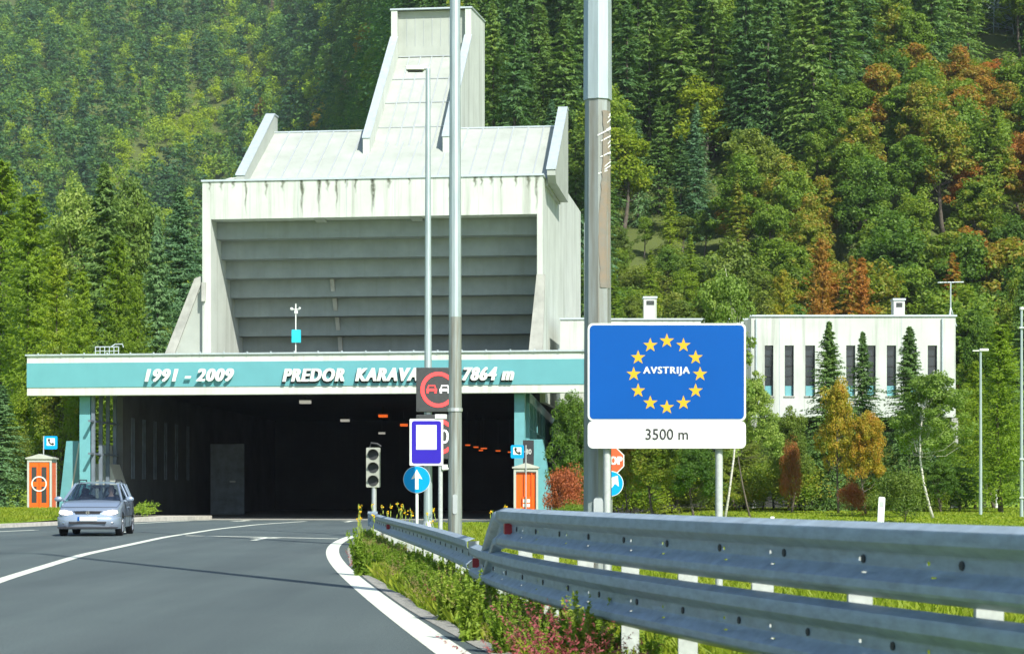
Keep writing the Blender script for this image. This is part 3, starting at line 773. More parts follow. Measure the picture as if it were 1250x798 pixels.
def letters(body,pxa,pxb,pya,pyb,name):
    ua,za=bp(pxa,pyb,-.15); ub,zb_=bp(pxb,pya,-.15)
    me=heavy_text(body,ua,ub,za,zb_,-.16,.06,.25,.018,.032)
    o=link(name,me,M['white'],fas)
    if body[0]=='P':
        mb_=heavy_text(body,ua-.06,ub-.06,za-.07,zb_-.05,-.045,.012,.25,.02,.032); link('lettering_shadow_copy',mb_,M['ink'],o)  # black copy offset down-left stands in for the letters' dark shadow edge
    return o
letters('1991 - 2009',177,286,449.5,466,'lettering')
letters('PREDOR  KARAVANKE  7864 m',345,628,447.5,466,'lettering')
# canopy roof
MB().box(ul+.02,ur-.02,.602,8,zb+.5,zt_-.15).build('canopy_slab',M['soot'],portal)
MB().box(ul+.02,ur-.02,.602,8,zt_-.148,zt_-.02).build('roof_covering',M['concrete_plain'],portal)
# teal posts
def post(p0,p1):
    u0,_=bp(p0,600,.9); u1,_=bp(p1,600,.9); MB().box(u0,u1,.7,1.15,-.05,zb+.498).build('post',M['teal_frame'],portal)
post(99,112); post(628.5,641)
# wing walls
def wing(pts,v,seam,th=.5):
    P=[bp(x,y,v) for x,y in pts]
    o=MB().prism(P,v,v+th).build('wing_wall',M['teal_frame'],portal)
    if seam:
        a,b=[bp(x,y,v-.01) for x,y in seam]
        MB().prism([(a[0]-.035,a[1]),(a[0]+.035,a[1]),(b[0]+.035,b[1]),(b[0]-.035,b[1])],v-.02,v-.003).build('seam',M['fascia_white'],o)
wing([(70,636),(81,538),(101,538),(112,636)],1.6,[(97,540),(86,608)])
wing([(647,636),(646,536),(662,536),(678,636)],1.6,None)
# cream concrete blocks beside the left post
P=[bp(x,y,3.2) for x,y in [(112,636),(112,566),(134,566),(142,590),(142,636)]]
blk=MB().prism(P,3.2,4.6).build('concrete_block',M['boothgrey'],portal,bevel=.02)
P=[bp(x,y,3.6) for x,y in [(121,566),(121,543),(131,543),(132,566)]]
MB().prism(P,3.6,4.4).build('block_top',M['boothgrey'],blk,bevel=.02)
# hall behind the canopy (world yaw 3.2 deg) with soot-black inside
hall=empty('tunnel_hall',(0,82,0),-R(3.2),'dark soot-blackened tunnel hall behind the teal posts','hall')
def hp(px,Z): # point on ground plane in hall frame
    P=Vector(((px-CX)/F*Z,Z,0))-Vector((0,82,0)); c,s=math.cos(R(3.2)),math.sin(R(3.2)); return (P.x*c-P.y*s, P.x*s+P.y*c)
hl=hp(150,89)[0]; hr=hp(641,83)[0]
hb=45
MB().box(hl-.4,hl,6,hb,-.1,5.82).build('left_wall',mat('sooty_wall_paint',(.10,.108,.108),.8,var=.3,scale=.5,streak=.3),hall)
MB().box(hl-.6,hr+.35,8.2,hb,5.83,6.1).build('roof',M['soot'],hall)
# left wall window strips
for k,pt in enumerate([7.5,9.6,11.8,14,16.4,19]):
    f=MB(); f.box(hl+.002,hl+.05,pt,pt+.08,1.8,4.6); f.box(hl+.002,hl+.05,pt+.42,pt+.5,1.8,4.6); f.box(hl+.002,hl+.045,pt,pt+.5,3.1,3.16)
    w=f.build('window',M['soot_light'],hall)
    MB().box(hl+.003,hl+.02,pt+.08,pt+.42,1.8,4.6).build('pane',M['soot_light'],w)
# side between post and wall: posts with open bays
f=MB()
for v in (1.8,3.0,4.2,5.4): f.box(hl-.3,hl-.15,v,v+.12,0,5.8)
for z in (1.4,2.8,4.2): f.box(hl-.28,hl-.17,1.2,6,z,z+.08)
f.build('side_frame',M['soot_light'],hall)
# right wall: teal frames with dark glass
f=MB()
nbay=12
for k in range(nbay+1):
    v=1.6+k*3.4; f.box(hr-.02,hr+.16,v,v+.35,0,5.4)
f.box(hr-.02,hr+.16,1.6,hb,5.0,5.45); f.box(hr-.02,hr+.16,1.6,hb,0,.6)
rw=f.build('right_wall_frame',M['teal_frame'],hall)
f=MB()
for k in range(nbay):
    for j in (1.2,2.25): f.box(hr+.06,hr+.12,1.6+k*3.4+j,1.6+k*3.4+j+.07,.6,5)
    for z in (1.7,2.8,3.9): f.box(hr+.06,hr+.12,1.95+k*3.4,5.0+k*3.4,z,z+.06)
f.build('glazing_bars',M['teal_frame'],rw)
MB().box(hr+.05,hr+.07,1.95,hb,.6,5).build('glass',M['glass_dark'],rw)
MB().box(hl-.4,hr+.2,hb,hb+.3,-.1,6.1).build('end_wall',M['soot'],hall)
# steel door leaf inside
p=at(257,600,103); q=at(298,600,103)
dr=empty('tunnel_gate',(p.x,103,0),0,'grey-blue steel gate leaf standing inside the dark tunnel hall','gate')
MB().box(0,q.x-p.x,0,.12,.02,3.7).build('gate_leaf',M['soot_light'],dr)
MB().box(q.x-p.x-.36,q.x-p.x+.02,-.08,-.003,.02,3.72).build('gate_frame',M['signgrey'] if False else M['soot_light'],dr)
MB().box(q.x-p.x-.75,q.x-p.x-.45,-.05,-.004,1.7,1.78).build('handle',M['signgrey'],dr)
# lamps in the hall
def lamp(px,py,Z,wpx,hpx,em,label,grp):
    c=at(px,py,Z); w=wpx/F*Z/2; h=hpx/F*Z/2
    e=empty('ceiling_lamp',(c.x,c.y,c.z),0,label,'lamp',grp)
    MB().box(-w-.02,w+.02,-.1,.3,h+.002,h+.08).build('housing',M['black'],e)
    MB().box(-w,w,-.1,.25,-h,h).build('diffuser',M[em],e,bevel=.01)
    MB().box(-.03,.03,0,.06,h+.081,max(h+.1,5.8-c.z)).build('hanger',M['black'],e)
for px,py,Z,w,h,em,lb in [(372.5,490.5,96,14,4,'lamp_white','large white lamp nearest under the tunnel ceiling'),(421,513,108,11,3,'lamp_white','second white lamp hanging in the tunnel, in front of the orange ones'),(466,528.5,118,8,2.4,'lamp_white','smallest and deepest white lamp in the tunnel'),
    (467.5,507.5,106,11,3.2,'lamp_orange','brightest orange lamp left of the black display'),(493,518.5,112,9,3,'lamp_orange','orange lamp just left of the blue and white panel')]:
    lamp(px,py,Z,w,h,em,lb,'lamps in the tunnel hall')
for px,py,Z,w in [(571,543,114,7),(581,545.5,117,7),(590.5,547,120,9),(587,549.5,122,6),(608,550,124,7),(622,551.5,126,5)]:
    lamp(px,py,Z,w*.85,1.3,'lamp_orange','small orange lamp in the row deep in the tunnel right of the middle pole','row of small orange tunnel lamps')
# small roof cage
cg=empty('roof_ladder_cage',at(132,434,85),0,'small metal ladder cage standing on the left part of the portal roof','ladder cage')
mb=MB()
for k in range(6): mb.tube([(-.55+k*.2,0,-.02),(-.55+k*.2,0,.38)],.018,6)
mb.tube([(-.57,0,.38),(.47,0,.38)],.022,6); mb.tube([(-.57,0,.2),(.47,0,.2)],.016,6); mb.tube([(.15,0,.4),(.3,0,.5),(.62,0,.5),(.66,0,.36)],.022,6)
mb.build('cage_bars',M['cap'],cg)

# ------------------------------------------------------------------ ventilation building
vb=empty('ventilation_building',O,-A,'huge white concrete ventilation building with a sloping tower above the portal','building')
u0,_=bp(247,222,7); u1,_=bp(662.5,215,7); zT=bp(455,218.3,7)[1]; zB=bp(455,264.5,7)[1]
ui,_=bp(257.5,300,7); uo,_=bp(655.5,300,7)
base=zt_-.02
MB().box(u0,u1,7,7.9,zB,zT).build('front_beam',M['concrete'],vb)
MB().box(u0-.05,u1+.05,6.94,8.0,zT+.002,zT+.09).build('beam_capping',M['cap'],vb)
M['stain']=mat('algae_stain',(.11,.13,.09),.9,var=.35,scale=6,tint=(.2,.22,.15))
_t=M['stain'].node_tree; _a=_t.nodes.new('ShaderNodeAttribute'); _a.attribute_name='wear'; _n=_t.nodes.new('ShaderNodeTexNoise'); _n.inputs['Scale'].default_value=7
_g=_t.nodes.new('ShaderNodeNewGeometry'); _t.links.new(_g.outputs['Position'],_n.inputs['Vector'])
_m=_t.nodes.new('ShaderNodeMath'); _m.operation='MULTIPLY'; _t.links.new(_a.outputs['Fac'],_m.inputs[0]); _t.links.new(_n.outputs['Fac'],_m.inputs[1])
_m2=_t.nodes.new('ShaderNodeMath'); _m2.operation='MULTIPLY'; _m2.use_clamp=True; _m2.inputs[1].default_value=1.7; _t.links.new(_m.outputs[0],_m2.inputs[0])
_x=_t.nodes.new('ShaderNodeMixShader'); _r=_t.nodes.new('ShaderNodeBsdfTransparent'); _t.links.new(_m2.outputs[0],_x.inputs[0]); _t.links.new(_r.outputs[0],_x.inputs[1]); _t.links.new(_t.nodes['Principled BSDF'].outputs[0],_x.inputs[2]); _t.links.new(_x.outputs[0],_t.nodes['Material Output'].inputs['Surface'])
sm_=MB(); rs_=random.Random(5)
for px,l in [(270,.25),(285,.2),(345,.3),(400,.35),(423,.25),(475,.3),(500,.2),(523,.35),(600,.25),(630,.3),(645,.4),(300,.95),(325,.5),(368,.8),(369,1.0),(389,.9),(390,.6),(411,.85),(434,.4),(455,1.0),(456,.8),(549,.7),(580,.3),(588,.3),(655,1.0),(256,.3),(612,.35)]:
    u=bp(px,240,7)[0]; zz=zT-.003
    n_=9; wv=.07+.07*rs_.random(); sm_vals=globals().setdefault('SV',[])
    vs_=[]
    for k in range(n_+1):
        t=k/n_; w_=wv*(1-t*.6)*(1+.3*math.sin(k*1.7+px)); o_=.03*math.sin(k*1.1+px); z_=zz-l*(zT-zB-.02)*t
        vs_+=[(u+o_-w_,6.997,z_),(u+o_,6.997,z_),(u+o_+w_,6.997,z_)]; sm_vals+=[0.0,(1-t)**.8,0.0]
    sm_.add(vs_,[(3*k+q,3*k+q+1,3*k+q+4,3*k+q+3) for k in range(n_) for q in (0,1)])
so_=sm_.build('stains',M['stain'],bpy.data.objects['front_beam']); _w=so_.data.attributes.new('wear','FLOAT','POINT'); _w.data.foreach_set('value',SV)
jm=MB()
for k in range(1,7): u=u0+(u1-u0)*k/7; jm.box(u-.012,u+.012,6.99,6.999,zB+.02,zT-.02)
jm.build('formwork_joints',M['signgrey'],bpy.data.objects['front_beam'])
# side walls
def sidewall(ua,ub,name):
    MB().prism([(7.902,base),(7.902,zT-.002),(12.0,zT+1.0),(27.5,zT+1.25),(27.5,base)],ua,ub,'x').build(name,M['concrete'],vb)
    MB().box(ua,ub,7,7.9,base,zB-.002).build('front_leg',M['concrete'],vb)
sidewall(u0,ui,'left_wall'); sidewall(uo,u1,'right_wall')
MB().box(uo+.004,u1-.004,8.2,27.4,5.3,base-.002).build('lower_wall',M['concrete'],vb)
# stepped soffit (louvres)
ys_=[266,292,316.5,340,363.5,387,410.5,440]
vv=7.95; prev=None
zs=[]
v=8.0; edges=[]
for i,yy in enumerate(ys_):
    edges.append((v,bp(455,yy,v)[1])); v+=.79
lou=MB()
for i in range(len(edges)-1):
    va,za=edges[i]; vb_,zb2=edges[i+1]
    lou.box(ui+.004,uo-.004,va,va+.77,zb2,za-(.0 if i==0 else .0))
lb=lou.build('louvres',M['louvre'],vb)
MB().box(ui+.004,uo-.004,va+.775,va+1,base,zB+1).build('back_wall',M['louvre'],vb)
# slim ribs crossing the steps
for pxr in (404,640-1):
    mb=MB()
    for i in range(3,7):
        va,za=edges[i]; ua=bp(pxr+ (i-3)*3.2,400,va)[0]
        zb2=edges[i+1][1]
        mb.prism([(va-.30,za-.02),(va-.02,za-.02),(va-.02,zb2+.25)],ua,ua+.2,'x')
    if pxr==404: mb.build('rib',M['concrete_grey'],vb)
for pxr in (391,508):
    ua=bp(pxr,266,7.5)[0]; MB().prism([(7.1,zB-.003),(7.9,zB-.003),(7.9,zB-.12)],ua-.25,ua+.25,'x').build('bracket',M['concrete_plain'],vb)
# buttresses
P=[bp(x,y,7.3) for x,y in [(203,436),(243,340),(247.2,340),(247.2,436)]]
MB().prism(P,7.3,9.5).build('buttress',M['concrete_plain'],vb)
P=[bp(x,y,7.28) for x,y in [(200,436),(238,340),(246.5,337),(246.5,345),(212,436)]]
MB().prism(P,7.2,7.296).build('buttress_edge',M['concrete_grey'],vb)
P=[bp(x,y,6.9) for x,y in [(645,436),(655.5,335),(665.5,335),(662.5,436)]]
MB().prism(P,6.75,6.98).build('buttress_edge',M['concrete_grey'],vb)
P=[bp(x,y,7) for x,y in [(247,345),(252,345),(251,368),(247,368)]]
MB().prism(P,6.85,6.985).build('rail_foot',M['concrete_grey'],vb)
# sloped roof and ridge
ra,_=bp(299,219,7.6); rb,_=bp(668,216,7.6)
vr=13.4; zr=bp(480,159.5,vr)[1]
MB().prism([(8.0,zT-.3),(8.0,zT+.02),(vr,zr),(vr+.6,zr),(vr+.6,zT-.3)],ra,rb,'x').build('sloped_roof',M['concrete_plain'],vb)
roof_slope=(zr-zT-.02)/(vr-8.0)
mb=MB()
def seam_on(mb,ua,ub,va,za,vb2,zb2,w=.03,h=.045):
    d=Vector((ub-ua,vb2-va,zb2-za)); 
    mb.add([(ua-w,va,za),(ua+w,va,za),(ub+w,vb2,zb2),(ub-w,vb2,zb2),(ua-w,va,za+h),(ua+w,va,za+h),(ub+w,vb2,zb2+h),(ub-w,vb2,zb2+h)],[(4,5,6,7),(0,4,7,3),(1,2,6,5),(0,1,5,4),(2,3,7,6)])
for k in range(1,19):
    u=ra+(rb-ra)*k/19
    seam_on(mb,u,u,8.05,zT+.03,vr,zr)
mb.build('roof_seams',M['signgrey'],vb)
MB().box(ra-.1,rb+.1,vr-.05,vr+.65,zr+.002,zr+.07).build('ridge_capping',M['cap'],vb)
def fin(ua,ub,poly,name='roof_fin'):
    o=MB().prism(poly,ua,ub,'x').build(name,M['concrete_plain'],vb); return o
zf=bp(332,141,vr)[1]
fp=[(7.5,zT+.09),(7.5,zT+.35),(vr-.1,zf),(vr+.6,zf),(vr+.6,zT-.2),(8,zT-.2)]
for ua,ub in ((ra-.38,ra-.003),(rb+.003,rb+.38)):
    fo=fin(ua,ub,fp)
    MB().prism([(7.45,zT+.352),(7.45,zT+.42),(vr-.12,zf+.07),(vr+.65,zf+.07),(vr+.65,zf+.002),(vr-.1,zf+.002)],ua-.04,ub+.04,'x').build('fin_capping',M['cap'],fo)
MB().box(u0+.4,u1-.4,vr+.7,27.3,zT-.4,zT+1.15).build('rear_roof',M['concrete_plain'],vb)
# tower
v0=10.9; tl,_=bp(443,170,v0); trr,_=bp(548.5,170,v0); vt=18.4; vbk=23.6
zfoot=zT+.02+roof_slope*(v0-8); zs1=bp(480,47,vt)[1]; ztop=bp(530,11.5,vt)[1]
tw=empty('tower',(0,0,0)); tw.parent=vb
poly=[(v0,zfoot-.1),(v0,zfoot+.75),(vt,zs1),(vt,ztop),(vbk,ztop+.5),(vbk,zT)]
MB().prism(poly,tl,tl+.32,'x').build('tower_left_wall',M['concrete'],tw)
MB().prism(poly,trr-.32,trr,'x').build('tower_right_wall',M['concrete'],tw)
zj=zs1-.95
MB().prism([(v0+.25,zfoot-.1),(v0+.25,zfoot+.0),(vt+.3,zj),(vt+.3,ztop-.002),(vbk-.1,ztop+.45),(vbk-.1,zT)],tl+.323,trr-.323,'x').build('tower_slope',M['concrete_plain'],tw)
mb=MB()
for k in range(1,6):
    u=tl+.32+(trr-tl-.64)*k/6; seam_on(mb,u,u,v0+.35,zfoot+.09,vt+.28,zj)
for fr_ in (.25,.5,.75):
    vm=v0+.3+(vt-v0)*fr_; zm=zfoot+.08+(zj-zfoot)*fr_
    mb.box(tl+.34,trr-.34,vm,vm+.03,zm-.02,zm+.025)
mb.box(tl+.34,trr-.34,vt+.24,vt+.297,zj+.02,zj+.07)
for k in range(1,8):
    u=tl+.32+(trr-tl-.64)*k/8; mb.box(u,u+.02,vt+.28,vt+.298,zj+.6,ztop-.3)
mb.build('slope_seams',M['signgrey'],tw)
for ua in (tl,trr-.32):
    MB().prism([(v0-.04,zfoot+.752),(v0-.04,zfoot+.83),(vt-.03,zs1+.08),(vt-.003,zs1+.08),(vt-.003,zs1+.0)],ua-.04,ua+.36,'x').build('fin_capping',M['cap'],tw)
MB().prism([(vt-.05,ztop+.002),(vt-.05,ztop+.08),(vbk+.05,ztop+.58),(vbk+.05,ztop+.51)],tl-.05,trr+.05,'x').build('tower_capping',M['cap'],tw)
# downpipe and ladder on right wall end
mb=MB(); ux=u1+.25
for dv in (27.2,27.8): mb.tube([(ux,dv,6),(ux,dv,zT+.6)],.04,6)
for k in range(26): mb.tube([(ux,27.2,6.3+k*.38),(ux,27.8,6.3+k*.38)],.02,5)
mb.build('wall_ladder',M['cap'],vb)
# weather mast with small teal box on portal roof
e=empty('sensor_mast',at(361,434,86),0,'thin white sensor mast with small teal box on the portal roof','mast')
e.location.z=zt_-.05
mb=MB(); mb.tube([(0,0,0),(0,0,2.35)],.025,8); mb.build('mast_pole',M['white'],e)
mb=MB(); mb.tube([(-.18,0,2.2),(.18,0,2.2)],.02,6); mb.ellip((-.18,0,2.22),(.07,.07,.07)); mb.ellip((.17,0,2.25),(.05,.05,.05)); mb.tube([(0,0,2.3),(0,0,2.45)],.03,6); mb.box(-.05,.09,-.06,.06,2.02,2.14); mb.build('sensor_head',M['white'],e)
MB().box(-.17,.22,-.12,.1,.75,1.3).build('control_box',mat('box_cyan',(.02,.5,.6),.4),e,bevel=.01)

# ------------------------------------------------------------------ long service building on the right
sb=empty('service_building',(0,0,0),0,'long low white building with narrow dark windows behind the border sign','building')
def X(px,Z): return (px-CX)/F*Z
def Zh(py,Z): return H+(HY-py)/F*Z
ZR=97.0
xa,xb=X(917,ZR),X(1166.5,ZR); zt2=Zh(386.5,ZR); zb3=Zh(509,ZR)
wins=[(933.5,944),(958,969),(983,995),(1008,1019.5),(1033,1044),(1058,1069),(1082.5,1094),(1107.5,1119),(1132.5,1144)]
zw0,zw1=Zh(483,ZR),Zh(421.5,ZR)
mb=MB(); edges_x=[xa]+[X(p,ZR) for w in wins for p in w]+[xb]
for i in range(0,len(edges_x),2): mb.box(edges_x[i],edges_x[i+1],ZR,ZR+.35,zw0,zw1)
mb.box(xa,xb,ZR,ZR+.35,zw1+.0,zt2); mb.box(xa,xb,ZR,ZR+.35,zb3,zw0-.0)
mb.box(xb-.35,xb,ZR+.352,ZR+14,zb3,zt2); mb.box(xa,xa+.35,ZR+.352,ZR+3,zb3,zt2)
mb.build('wall',M['concrete'],sb)
for w in wins:
    wx0,wx1=X(w[0],ZR),X(w[1],ZR)
    f=MB(); f.box(wx0,wx1,ZR+.2,ZR+.26,zw0,zw0+.5); fr2=f.build('window',M['teal_frame'],sb)
    g=MB(); g.box(wx0,wx1,ZR+.22,ZR+.24,zw0+.5,zw1); g.build('pane',M['glass_dark'],fr2)
    g=MB(); 
    for k in range(1,4): z=zw0+.5+(zw1-zw0-.5)*k/4; g.box(wx0,wx1,ZR+.17,ZR+.215,z-.025,z+.025)
    g.box(wx0,wx0+.04,ZR+.17,ZR+.215,zw0,zw1); g.box(wx1-.04,wx1,ZR+.17,ZR+.215,zw0,zw1)
    g.build('frame',M['black'],fr2)
ZL=100.0; xl0,xl1=X(683,ZL-5),X(930,ZL); zt3=Zh(390.5,ZL)
MB().box(xl0,xl1,ZL,ZL+.3,4.0,zt3).build('set_back_wall',M['concrete'],sb)
MB().box(xl0-.05,xl1,ZL-.08,ZL+.4,zt3+.002,zt3+.08).build('parapet_capping',M['cap'],sb)
MB().box(xa-.06,xb+.06,ZR-.07,ZR+.45,zt2+.002,zt2+.09).build('parapet_capping',M['cap'],sb)
MB().box(xl0,xb-.4,ZR+3.02,ZR+14,zt2-.6,zt2-.25).build('roof',M['concrete_grey'],sb)
MB().box(xl0,xb-.36,ZR+.36,ZR+14,zb3+.0,zb3+.2).build('floor_slab',M['concrete_grey'],sb)
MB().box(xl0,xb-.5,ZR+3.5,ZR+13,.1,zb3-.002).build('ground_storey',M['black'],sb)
mb=MB()
for k in range(7): mb.box(xa+1+k*1.4,xa+1.9+k*1.4,ZR+3.4,ZR+3.49,1.2,3.4)
mb.build('ground_windows',M['teal_frame'],sb)
mb=MB()
for w in wins: mb.box(X(w[0],ZR)-.05,X(w[1],ZR)+.05,ZR-.05,ZR+.18,zw0-.06,zw0-.003)
mb.build('sills',M['concrete_grey'],sb)
for pp in (923,1150): MB().tube([(X(pp,ZR),ZR-.07,zb3),(X(pp,ZR),ZR-.07,zt2-.1)],.045,8).build('downpipe',M['cap'],sb)
px_=X(1162,ZR); MB().box(px_,px_+.32,ZR+.05,ZR+.5,0,zb3-.002).build('corner_pillar',M['concrete_grey'],sb)
mb=MB().box(xa+.0,xa+.3,ZR+.05,ZR+.5,0,zb3-.002).build('pillar',M['concrete_grey'],sb)
# joint lines
mb=MB()
for p in (951,1100): mb.box(X(p,ZR),X(p,ZR)+.04,ZR-.01,ZR-.002,zb3,zt2)
mb.build('joint',M['signgrey'],sb)
# chimneys
for (pa,pb,pt,pbm,Z,lb) in [(786,801.5,364,391,104,'square concrete roof chimney above the border sign'),(1091,1104.5,366.5,387,102,'square concrete roof chimney above the right-hand windows')]:
    ch=MB().box(X(pa,Z),X(pb,Z),Z,Z+.7,Zh(pbm,Z)-.8,Zh(pt,Z)).build('chimney',M['concrete'],sb)
    MB().box(X(pa-1,Z),X(pb+1,Z),Z-.05,Z+.75,Zh(pt,Z)+.002,Zh(pt,Z)+.1).build('cap',M['cap'],ch)
    g=MB()
    for k in range(4): g.box(X(pa+3,Z),X(pb-3,Z),Z-.02,Z-.003,Zh(pt+3,Z)-.06*k-.04,Zh(pt+3,Z)-.06*k)
    g.build('grille',M['black'],ch)
an=empty('roof_antenna',(X(1160.5,99),99,zt2-.3),0,'antenna with flat top beam on the right corner of the long roof','antenna')
mb=MB(); hA=Zh(345,99)-zt2+.3; mb.tube([(0,0,0),(0,0,hA)],.035,6)
for a in (0,2.1,4.2): mb.tube([(.3*math.cos(a),.3*math.sin(a),0),(0,0,hA*.45)],.02,5)
mb.build('mast_pole',M['cap'],an)
mb=MB(); mb.tube([(-.65,0,hA),(.65,0,hA+.03)],.03,6)
for k in range(7): mb.tube([(-.6+k*.2,-.25,hA+.01),(-.6+k*.2,.25,hA+.01)],.012,4)
mb.build('aerial',M['cap'],an)
# small connecting block right of vent building
cb=empty('connecting_block',O,-A,'low white concrete block joining the big building at its right foot','building')
a0,_=bp(684,400,9.5); a1,_=bp(725,400,9.5); zc=bp(700,390,9.5)[1]
MB().box(a0,a1,9.5,14,4.2,zc).build('wall',M['concrete'],cb)
MB().box(a0-.04,a1+.04,9.44,14.05,zc+.002,zc+.08).build('parapet_capping',M['cap'],cb)

# ------------------------------------------------------------------ guard rails
def railpath(pts,n):
    p=sorted(pts,key=lambda q:q[1]); ys=np.array([q[1] for q in p]); xs=np.array([q[0] for q in p])
    c=np.polyfit(ys,xs,5 if len(p)>7 else 3) if len(p)>4 else None
    yq=np.linspace(ys[0],ys[-1],n)
    xq=np.polyval(c,yq) if c is not None else np.interp(yq,ys,xs)
    return [Vector((a,b,0)) for a,b in zip(xq,yq)]
PROF=[(0,0),(.010,.004),(.085,-.022),(.089,-.032),(.088,-.078),(.076,-.092),(.022,-.122),(.016,-.132),(.016,-.150),(.016,-.166),(.016,-.184),(.022,-.194),(.042,-.2085),(.0525,-.2165),(.086,-.242),(.088,-.250),(.088,-.276),(.080,-.288),(.012,-.316),(0,-.320)]
PROF=[(a,b*1.11) for a,b in PROF]
def resample(path,slots):
    Ls=[0]
    for a,b in zip(path,path[1:]): Ls.append(Ls[-1]+(b-a).length)
    def at_l(l):
        i=max(0,min(len(path)-2,int(np.searchsorted(Ls,l))-1)); t=(l-Ls[i])/(Ls[i+1]-Ls[i]); return path[i].lerp(path[i+1],t)
    ls=[(l,0) for l in Ls]; 
    ls=[(l,0) for l,_ in ls if not any(a-.02<l<b+.02 for a,b,_k in slots)]
    for a,b,k in slots: ls+=[(a,k),(b,0)]
    ls.sort(); return [at_l(l) for l,_ in ls],[k for _,k in ls],Ls[-1]
def beam(name,path,ztop,parent,zf=None,slot=None):
    vs=[];fs=[]; n=len(PROF); mk=[0]*len(path)
    if slot:
        l=slot*.5; sl=[]; T=sum((b-a).length for a,b in zip(path,path[1:])); k=0
        while l<T-.4: sl.append((l,l+.032,1)); sl.append((l-.12,l-.062,2)); l+=slot*(1 if k%2 else 1.6); k+=1
        path,mk,_=resample(path,sl)
    for i,p in enumerate(path):
        d=(path[min(i+1,len(path)-1)]-path[max(i-1,0)]).normalized(); nl=Vector((-d.y,d.x,0))
        z=ztop if zf is None else zf(i)
        for o_,dz in PROF:
            q=p+nl*o_; vs.append((q.x,q.y,z+dz))
    for i in range(len(path)-1):
        for k in range(n-1):
            if (mk[i]==1 and k in(8,)) or (mk[i]==2 and k==12): continue
            fs.append((i*n+k,(i+1)*n+k,(i+1)*n+k+1,i*n+k+1))
    me=bpy.data.meshes.new(name); me.from_pydata(vs,[],fs); me.update()
    o=link(name,me,M['rail'],parent,True)
    try: me.set_sharp_from_angle(angle=R(24))
    except Exception: pass
    md=o.modifiers.new('s','SOLIDIFY'); md.thickness=.004; md.offset=0
    return o
near=[(3.35,4.0),(2.72,6.1),(2.14,8.2),(1.68,9.7),(1.21,11.4),(.62,14),(.105,16.8),(-.10,18),(-.36,20.6)]
NP=railpath(near,60)
far_=[(-.40,20.9),(-.62,23.2),(-.93,26.2),(-1.52,31),(-2.2,36.7),(-2.95,43.5),(-3.45,48.3)]
FP=railpath(far_,50)
def frame_on(path,yy):
    for i in range(len(path)-1):
        if path[i].y<=yy<=path[i+1].y:
            t=(yy-path[i].y)/(path[i+1].y-path[i].y); d=(path[i+1]-path[i]).normalized()
            return path[i].lerp(path[i+1],t), d, Vector((-d.y,d.x,0))
def fittings(path,ztop,y0,y1,step,parent,jit=0):
    bo=MB(); y=y0
    while y<y1:
        r_=frame_on(path,y)
        if r_:
            p,d,nl=r_
            c=p+nl*.018+Vector((0,0,ztop-.174))
            Mx=Matrix((( d.x,-nl.x,0,c.x),(d.y,-nl.y,0,c.y),(0,0,1,c.z),(0,0,0,1)))
            bo.prism([(.021*math.cos(a*math.pi/4),.021*math.sin(a*math.pi/4)) for a in range(8)],-.008,0,'y',Mx)
        y+=step
    bo.build('bolt_row',M['bolt'],parent)
def reflector(path,ztop,yy,parent):
    p,d,nl=frame_on(path,yy)
    c=p+Vector((0,0,ztop-.174))
    Mx=Matrix(((d.x,-nl.x,0,c.x),(d.y,-nl.y,0,c.y),(0,0,1,c.z),(0,0,0,1)))
    MB().prism([(-.035,-.048),(.035,-.036),(.035,.036),(-.035,.048)],-.085,-.016,'y',Mx).build('reflector',M['red_refl'],parent)
def posts(path,y0,y1,step,ztop,parent):
    y=y0
    while y<y1:
        p,d,nl=frame_on(path,y)
        Mx=Matrix(((1,0,0,p.x),(0,1,0,p.y),(0,0,1,0),(0,0,0,1)))
        mb=MB(); mb.box(.012,.132,-.003,.003,-.1,ztop-.05,Mx); mb.box(.012,.02,.003,.05,-.1,ztop-.05,Mx); mb.box(.124,.132,.003,.05,-.1,ztop-.05,Mx)
        mb.build('post',M['post_pale'],parent); y+=step
g1=empty('guardrail',(0,0,0),0,'near double-height steel guardrail running out of the picture at the lower right','guardrail')
lo=beam('lower_beam',NP,.65,g1,slot=.7); fittings(NP,.65,4.6,20,.93,lo); reflector(NP,.65,20.1,lo)
UPp=[p for p in NP if p.y<17.9]
# upper beam with its end turned down
up=beam('upper_beam',UPp,1.05,g1,slot=.7); fittings(UPp,1.05,4.9,17.2,.93,up); reflector(UPp,1.05,17.3,up)
p,d,nl=frame_on(NP,17.7)
endp=[UPp[-1]+d*0.0+Vector((0,0,0)), UPp[-1]+d*.25-nl*.0, UPp[-1]+d*.8-nl*.02, UPp[-1]+d*1.5-nl*.04]
eo=beam('sloping_end',endp,1.05,g1,zf=lambda i:[1.049,1.03,.86,.6][i])
posts(NP,4.9,17.6,1.22,1.05,g1); posts(NP,18.6,20.6,1.22,.65,g1)
g2=empty('guardrail',(0,0,0),0,'far single steel guardrail curving away towards the traffic light','guardrail')
bo_=beam('beam',FP,.70,g2,slot=.9); fittings(FP,.70,21.5,46,.9,bo_); reflector(FP,.70,38,bo_)
posts(FP,22,47.5,1.9,.70,g2)
p=FP[0]; q=FP[-1]
MB().prism([(q.x-.1,.36),(q.x+.14,.36),(q.x+.14,.72),(q.x-.1,.72)],q.y,q.y+.02).build('end_plate',M['rail'],g2)
# short stub seen behind between the rails
st=empty('marker_stub',(X(590,24),24,0),0,'dark short stub post between the two guardrails','post')
mb=MB(); mb.box(-.05,.05,-.03,.03,0,.55); mb.build('stub_post',M['black'],st); MB().box(.005,.02,-.036,-.031,.46,.5).build('reflector',M['slot'],st)

